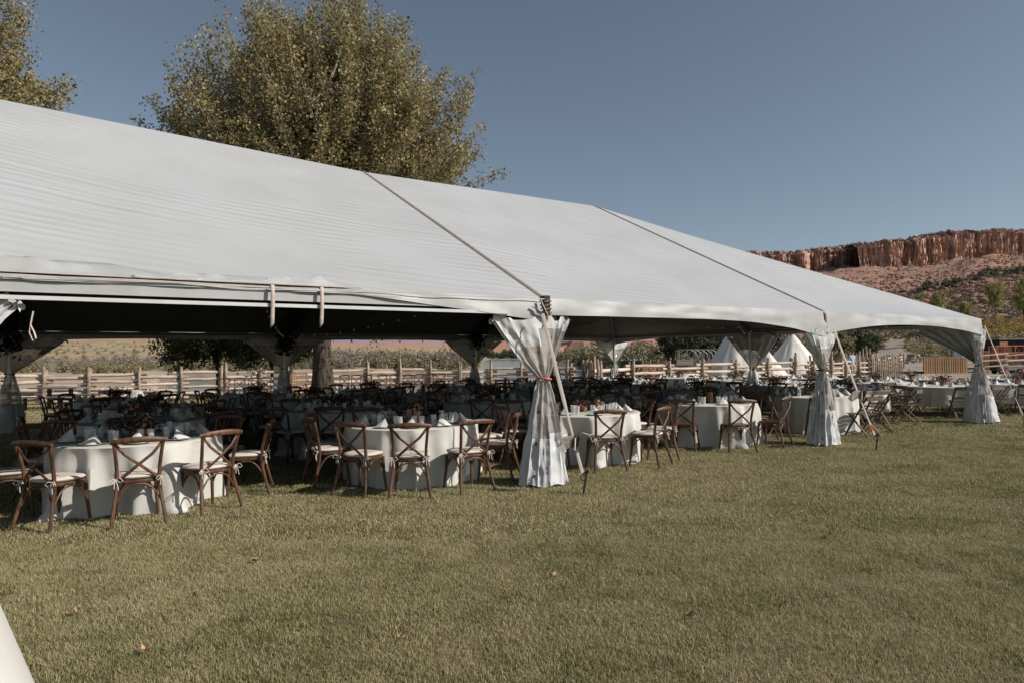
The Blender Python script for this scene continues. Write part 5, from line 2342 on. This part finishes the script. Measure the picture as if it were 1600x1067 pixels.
# ------------------------------------------------------------------ trees
def tree(name, pos, label, trunk_r, fork_z, crown_c, crown_r, nplume, leaves_per, leaf, mt, seed, plume_len=2.0, plume_r=.5, group=None, nlimb=9, up=.6,
         shape=None, extra=None, bark='bark', lean=(0, 0), cut=None):
    rs = np.random.RandomState(seed)
    rr = random.Random(seed)
    root = thing(name, label, 'tree', pos, 0, group)
    cc, cr = Vector(crown_c), Vector(crown_r)
    b = MB()
    P, RR = [], []
    for j in range(9):
        t = j / 8
        P.append(Vector((lean[0] * t + .12 * trunk_r * sin(t * 5 + seed), lean[1] * t, fork_z * t)))
        RR.append(trunk_r * (1.0 + .55 * math.exp(-t * 9) - .28 * t))
    rows = []
    NA = 28
    for p, r in zip(P, RR):
        rows.append([p + Vector((cos(2 * pi * i / NA), sin(2 * pi * i / NA), 0)) * r * (1 + .10 * fbm(cos(2 * pi * i / NA) * 3, sin(2 * pi * i / NA) * 3, p.z * .4, 3)) for i in range(NA)])
    b.grid(rows, closed=True)
    b.build('trunk', M[bark], root)
    top = P[-1]
    lb, tw = MB(), MB()
    limbs = []
    for k in range(nlimb):
        a = 2 * pi * k / nlimb + rr.uniform(-.3, .3)
        el_ = rr.uniform(.35, 1.3)
        e = cc + Vector((cr.x * cos(a) * cos(el_) * .75, cr.y * sin(a) * cos(el_) * .75, cr.z * sin(el_) * .7 - cr.z * .05))
        mid = top.lerp(e, .5) + Vector((rr.uniform(-.4, .4), rr.uniform(-.4, .4), rr.uniform(0, .6))) * (cr.x / 6)
        pts_ = [top + Vector((0, 0, -.2)), top.lerp(mid, .5) + Vector((0, 0, .15)), mid, mid.lerp(e, .55) + Vector((0, 0, .1)), e]
        r0 = trunk_r * rr.uniform(.38, .55)
        lb.tube(pts_, [r0, r0 * .8, r0 * .55, r0 * .35, r0 * .15], seg=8)
        limbs.append(pts_)
    lb.build('limb', M[bark], root)
    C = []
    for k in range(nplume):
        # a direction over the crown ellipsoid, fuller toward the outside
        v = rs.normal(size=3)
        v /= np.linalg.norm(v)
        if v[2] < -.75:
            v[2] *= -1
        rad = rs.uniform(.22, 1.0) ** .6 * (1 + .13 * fbm(v[0] * 2.6 + seed, v[1] * 2.6, v[2] * 2.6, 3))
        base = Vector((cc.x + cr.x * v[0] * rad, cc.y + cr.y * v[1] * rad, cc.z + cr.z * v[2] * rad))
        if shape is not None and not shape(base):
            continue
        dirv = (Vector((v[0], v[1], v[2])) * (1 - up) + Vector((0, 0, up)) + Vector(rs.normal(0, .15, 3))).normalized()
        pl_ = plume_len * rs.uniform(.55, 1.25)
        tip = base + dirv * pl_ * .5
        st = base - dirv * pl_ * .5
        # twig from the nearest limb point
        best = min((q for L_ in limbs for q in L_[1:]), key=lambda q: (q - st).length)
        mid = best.lerp(st, .5) + Vector((0, 0, -.15))
        tw.tube([best, mid, st, tip], [.05 * trunk_r / .4, .035 * trunk_r / .4, .022 * trunk_r / .4, .006], seg=5, caps=False)
        n_ = int(leaves_per * rs.uniform(.6, 1.3))
        t = rs.uniform(-.5, .5, n_)
        prof = plume_r * (1 - (np.abs(t) * 1.55) ** 2.2).clip(.12, 1) ** .5
        off = rs.normal(0, 1, (n_, 3)) * (prof * .46)[:, None]
        c_ = np.array(base)[None] + np.array(dirv)[None] * (t * pl_)[:, None] + off
        C.append(c_)
    tw.build('twig', M['twig'], root, smooth=False)
    if extra is not None:
        C += extra(rs)
    C = np.concatenate(C)
    V_, F_ = leaf_quads(C, leaf, 1.15, rs)
    link('crown', fast_mesh('crown', V_, F_, M[mt]), root)
    return root


def main_extra(rs):
    """low sprays that hang under the tent eave line"""
    out = []
    for dx, dz, n_ in ((.9, 2.45, 60), (1.9, 2.5, 60), (2.3, 2.25, 90), (2.9, 2.45, 50), (-1.6, 2.0, 300), (-2.2, 2.6, 400), (-.9, 2.7, 250)):
        out.append(rs.normal(0, 1, (n_, 3)) * np.array([.32, .5, .20]) + np.array([dx, -.3, dz + .25]))
    return out


MT = ga(505, 29.3)


def main_shape(p):
    # flatten the right shoulder, leave notches in the outline
    x, z = p.x, p.z
    if x > 3.2 and z > 14.6 - (x - 3.2) * .55:
        return False
    if x < -3.0 and z > 15.6 + (x + 3.0) * .75:
        return False
    if abs(x) > 6.7:
        return False
    return True


tree('cottonwood_tree', MT, 'big cottonwood with olive brown crown and thick furrowed trunk behind the tent', .42, 5.2, (0.1, 0, 10.5), (6.7, 5.2, 5.7), 860, 290, .10, 'leaf', 3,
     plume_len=2.7, plume_r=.42, nlimb=13, up=.5, shape=main_shape, extra=main_extra, group=None)
tree('cottonwood_tree', at(-132, 25.0), 'cottonwood crown cut off by the top left corner of the picture', .38, 4.5, (0.2, 0, 11.0), (4.6, 4, 6.2), 400, 280, .105, 'leaf', 5,
     plume_len=2.0, plume_r=.55, nlimb=10, up=.4)
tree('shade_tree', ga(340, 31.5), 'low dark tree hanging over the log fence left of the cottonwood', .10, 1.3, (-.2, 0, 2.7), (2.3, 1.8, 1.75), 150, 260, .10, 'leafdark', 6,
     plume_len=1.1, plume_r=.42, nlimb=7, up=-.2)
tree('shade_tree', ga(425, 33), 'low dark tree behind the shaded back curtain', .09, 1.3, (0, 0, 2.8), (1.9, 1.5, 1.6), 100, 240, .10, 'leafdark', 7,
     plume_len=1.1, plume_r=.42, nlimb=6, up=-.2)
# saplings on the terrace right
for k, (s, Y, yt, yb, wd, lab) in enumerate(((1467, 118, 455, 515, 1.7, 'pale yellow-green young tree rising behind the roof edge'),
                                             (1509, 122, 472, 512, 1.2, 'small young tree left of the corner of the roof'),
                                             (1556, 132, 438, 506, 2.1, 'tall young tree with bare stem on the yellow brush terrace'),
                                             (1601, 120, 435, 506, 1.9, 'thin young tree at the right frame edge'))):
    p = ga(s, Y)
    h_ = max(4, zat(s, yt, Y) - p.z)
    tree('young_tree', p, lab, .11, h_ * .25, (0, 0, h_ * .6), (wd * .8, wd * .8, h_ * .36), 60, 120, .17, 'leafyellow', 20 + k, plume_len=1.6, plume_r=.34, nlimb=7, up=.6,
         group='young trees on the terrace')
# dark trees behind wagon and tipis, junipers by the road
for k, (s, Y, h_, wd, mt, lab) in enumerate(((1052, 92, 4.3, 2.4, 'juniper', 'dark tree behind the fence left of the hoop frame'),
                                             (1083, 88, 4.8, 2.5, 'juniper', 'dark tree behind the hoop frame'),
                                             (1112, 90, 4.6, 2.2, 'juniper', 'dark tree behind the left tipi'),
                                             (1208, 66, 4.2, 1.8, 'greybush', 'pale grey-leaved tree between the tipis'),
                                             (1333, 98, 4.0, 2.6, 'juniper', 'dense dark juniper above the person'),
                                             (1356, 102, 3.2, 1.9, 'juniper', 'smaller dark juniper left of the dirt road'),
                                             (1313, 92, 3.6, 1.8, 'greenbush', 'olive bush right of the second curtain strap'))):
    p = ga(s, Y)
    tree('juniper_tree' if mt == 'juniper' else 'bushy_tree', p, lab, .14, h_ * .2, (0, 0, h_ * .55), (wd, wd * .8, h_ * .45), 75, 150, .16, mt, 40 + k, plume_len=1.1, plume_r=.5, nlimb=6, up=.2,
         group='trees beyond the fence')

# ------------------------------------------------------------------ brush masses
BM = {k: proto_coll(k, [bush_mesh(k, n_, sz, M[k], 60 + j * 3 + i, flat=.8) for i in range(3)]) for j, (k, n_, sz) in enumerate(
    (('greenbush', 320, .11), ('greybush', 260, .09), ('sage', 220, .13), ('rabbit', 240, .10), ('juniper', 300, .13), ('drygrass', 160, .13)))}


def rock_mesh(seed):
    rs = random.Random(seed)
    b = MB()
    rows = []
    for j in range(5):
        ph = -pi / 2 + pi * j / 4
        rows.append([(cos(ph) * cos(q) * rs.uniform(.7, 1.15), cos(ph) * sin(q) * rs.uniform(.7, 1.1), .55 * sin(ph) + .25) for q in np.linspace(0, 2 * pi, 8)[:-1]])
    b.grid(rows, closed=True)
    return b.mesh('boulder', M['redrock'], smooth=False)


ROCKC = proto_coll('boulder', [rock_mesh(k) for k in range(5)])


def band(name, label, coll, mt, s0, s1, y0, y1, n_, r0, r1, seed, cond=None, dz=-.1):
    rs = np.random.RandomState(seed)
    pts_, scl_ = [], []
    tries = 0
    while len(pts_) < n_ and tries < n_ * 12:
        tries += 1
        s = rs.uniform(s0, s1)
        Y = math.exp(rs.uniform(math.log(y0), math.log(y1)))
        z = terrain(s, Y)
        if z < -.3:
            continue
        if cond is not None and not cond(s, Y, rs):
            continue
        x = (s - 800) / FPX * Y
        pts_.append((x, Y, z + dz))
        scl_.append(rs.uniform(r0, r1))
    return scatter(name, pts_, scl_, coll, mt, label, seed=seed, tilt=.08)


def clump(s, Y, rs):
    return fbm(s * .03, Y * .06, 3) > -.15


def offroad(s, Y, rs):
    c = interp(Y, [(50, 1398), (70, 1396), (88, 1391), (108, 1387), (130, 1390), (155, 1401), (175, 1420), (190, 1450), (200, 1490), (220, 1560)])
    w_ = interp(Y, [(50, 75), (70, 75), (88, 42), (108, 30), (130, 24), (155, 22), (175, 24), (200, 40), (220, 50)])
    return abs(s - c) > w_


band('riverbank_brush', 'green brush along the far river bank left', BM['greenbush'], M['greenbush'], -60, 300, 86, 108, 150, .8, 1.5, 1, clump)
band('riverbank_brush', 'green brush along the river bank behind the fence', BM['greenbush'], M['greenbush'], 255, 470, 93, 125, 190, .9, 1.7, 2, clump)
band('riverbank_brush', 'tall green brush on the bank right of the cottonwood', BM['greenbush'], M['greenbush'], 470, 748, 97, 135, 260, 1.1, 2.1, 22)
band('bare_brush', 'grey bare brush behind the green bank brush', BM['greybush'], M['greybush'], -60, 470, 118, 165, 200, 1.1, 2.2, 3, clump)
band('bare_brush', 'grey bare brush on the bank right of the cottonwood', BM['greybush'], M['greybush'], 470, 730, 125, 170, 200, 1.6, 3.0, 23)
band('bare_brush', 'grey twigs mixed into the river bank brush', BM['greybush'], M['greybush'], 380, 730, 96, 125, 130, 1.2, 2.4, 13)
band('sagebrush', 'sagebrush dotting the far tan slope', BM['sage'], M['sage'], -60, 760, 190, 650, 420, .7, 1.7, 4)
band('riverbank_brush', 'dark trees on the distant river shore', BM['juniper'], M['juniper'], 740, 880, 500, 620, 130, 3, 7, 5)
band('riverbank_brush', 'brush on the near right river bank', BM['greenbush'], M['greenbush'], 862, 960, 112, 260, 300, 1.6, 3.4, 6)
band('sagebrush', 'mixed brush behind container and wagon', BM['sage'], M['sage'], 940, 1320, 84, 150, 420, .9, 2.2, 7)
band('riverbank_brush', 'green brush behind container and wagon', BM['greenbush'], M['greenbush'], 950, 1320, 92, 190, 300, 1.4, 3.0, 8)
band('sagebrush', 'sagebrush on the roadside slopes', BM['sage'], M['sage'], 1290, 1680, 78, 160, 420, .5, 1.2, 9, offroad)
band('dry_grass', 'dry grass clumps on the roadside slopes', BM['drygrass'], M['drygrass'], 1290, 1680, 62, 160, 1300, .35, .9, 10, lambda s, Y, rs: offroad(s, Y, rs) and not (s < 1530 and Y < 78))
band('rabbitbrush', 'yellow rabbitbrush on the terrace right', BM['rabbit'], M['rabbit'], 1500, 1680, 100, 150, 330, .6, 1.4, 11, offroad)
band('rabbitbrush', 'yellow rabbitbrush beside the dirt road', BM['rabbit'], M['rabbit'], 1290, 1500, 84, 150, 90, .5, 1.0, 12, offroad)
band('hillside_rocks', 'red boulders strewn over the hillside', ROCKC, M['redrock'], 1300, 1700, 155, 310, 2600, .35, 1.4, 14, lambda s, Y, rs: fbm(s * .02, Y * .02, 1) > -.35)
band('sagebrush', 'scrub between the red boulders', BM['sage'], M['sage'], 1300, 1700, 150, 320, 1100, .9, 2.2, 15)
band('juniper_scrub', 'dark scrub along the hill crest', BM['juniper'], M['juniper'], 1440, 1720, 285, 335, 190, 1.6, 3.4, 16)
band('hillside_rocks', 'boulders on the talus below the mesa', ROCKC, M['redrock'], 1250, 1700, 450, 1180, 6500, .5, 2.4, 17)
band('hillside_rocks', 'red rock outcrops by the far river bank', ROCKC, M['redrock'], 868, 945, 255, 300, 60, 4, 9, 18)
band('hillside_rocks', 'dark red outcrops left of the hoop frame', ROCKC, M['redrock'], 965, 1045, 150, 190, 70, 2.5, 5, 19)
band('juniper_scrub', 'tiny shrubs on the mesa rim', BM['juniper'], M['juniper'], 1100, 1700, 1290, 1330, 2, 1, 2, 20)

# rim shrubs sit on the cliff cap
rs = np.random.RandomState(8)
pts_, scl_ = [], []
for _ in range(420):
    s = rs.uniform(1120, 1700)
    D = cliffD(s) + rs.uniform(38, 70)
    pts_.append(((s - 800) / FPX * cliffD(s), D, hz(s, interp(s, TOP), cliffD(s)) - 2))
    scl_.append(rs.uniform(3, 8))
scatter('rim_scrub', pts_, scl_, BM['juniper'], M['juniper'], 'dark shrubs along the rim of the mesa', seed=9)

# ------------------------------------------------------------------ fallen leaves on the lawn
for k, (s, y) in enumerate(((304, 936), (228, 1020), (397, 881), (1073, 968), (626, 1003), (567, 819), (645, 843), (120, 962), (860, 905), (1290, 840))):
    d_ = 1770 / (y - yh(s))
    b = MB()
    r_ = .021
    P = [[(r_ * (i - 2) / 2 * (1 - abs(j - 2) / 3.2), r_ * 1.3 * (j - 2) / 2, .006 * ((i - 2) ** 2) + .004 * abs(j - 2)) for i in range(5)] for j in range(5)]
    b.grid(P)
    o = b.build('fallen_leaf', M['dryleaf'], None, True, at(s, d_, .036), (R.uniform(-.4, .4), R.uniform(-.4, .4), R.uniform(0, 6)))
    tag(o, f'tan fallen leaf on the lawn, {ORD[k] if k < 9 else "tenth"} counted from the bottom left' if False else
        ['tan fallen leaf on open lawn above the bottom left', 'orange fallen leaf nearest the bottom left corner', 'fallen leaf on the lawn below the second table',
         'brown fallen leaf on the lawn right of centre near the bottom', 'fallen leaf on the lawn at the bottom centre', 'fallen leaf below the chairs of the second table',
         'fallen leaf second nearest to the chairs of the second table', 'rusty fallen leaf near the white cloth at the left edge', 'fallen leaf on open lawn below the nearest curtain',
         'fallen leaf on the lawn below the second curtain'][k], 'leaf', 'fallen leaves on the lawn')

# white draped cocktail table at the lower left edge
root = thing('cocktail_table', 'smooth white cloth-draped table cut off at the bottom left corner', 'table', (-2.215, 2.18, 0), 0)
b = MB()
rows = []
for j in range(20):
    t = j / 19
    z = 1.07 * (1 - t)
    r_ = .36 + .36 * t
    rows.append([(r_ * (1 + .012 * sin(5 * q + 1) * t) * cos(q), r_ * (1 + .012 * sin(5 * q + 1) * t) * sin(q), z) for q in np.linspace(0, 2 * pi, 73)[:-1]])
rows.insert(0, [(.35 * cos(q), .35 * sin(q), 1.078) for q in np.linspace(0, 2 * pi, 73)[:-1]])
rows.insert(0, [(.01 * cos(q), .01 * sin(q), 1.08) for q in np.linspace(0, 2 * pi, 73)[:-1]])
b.grid(rows, closed=True)
b.build('tablecloth', M['linen'], root)
print('all done', len(sc.objects))
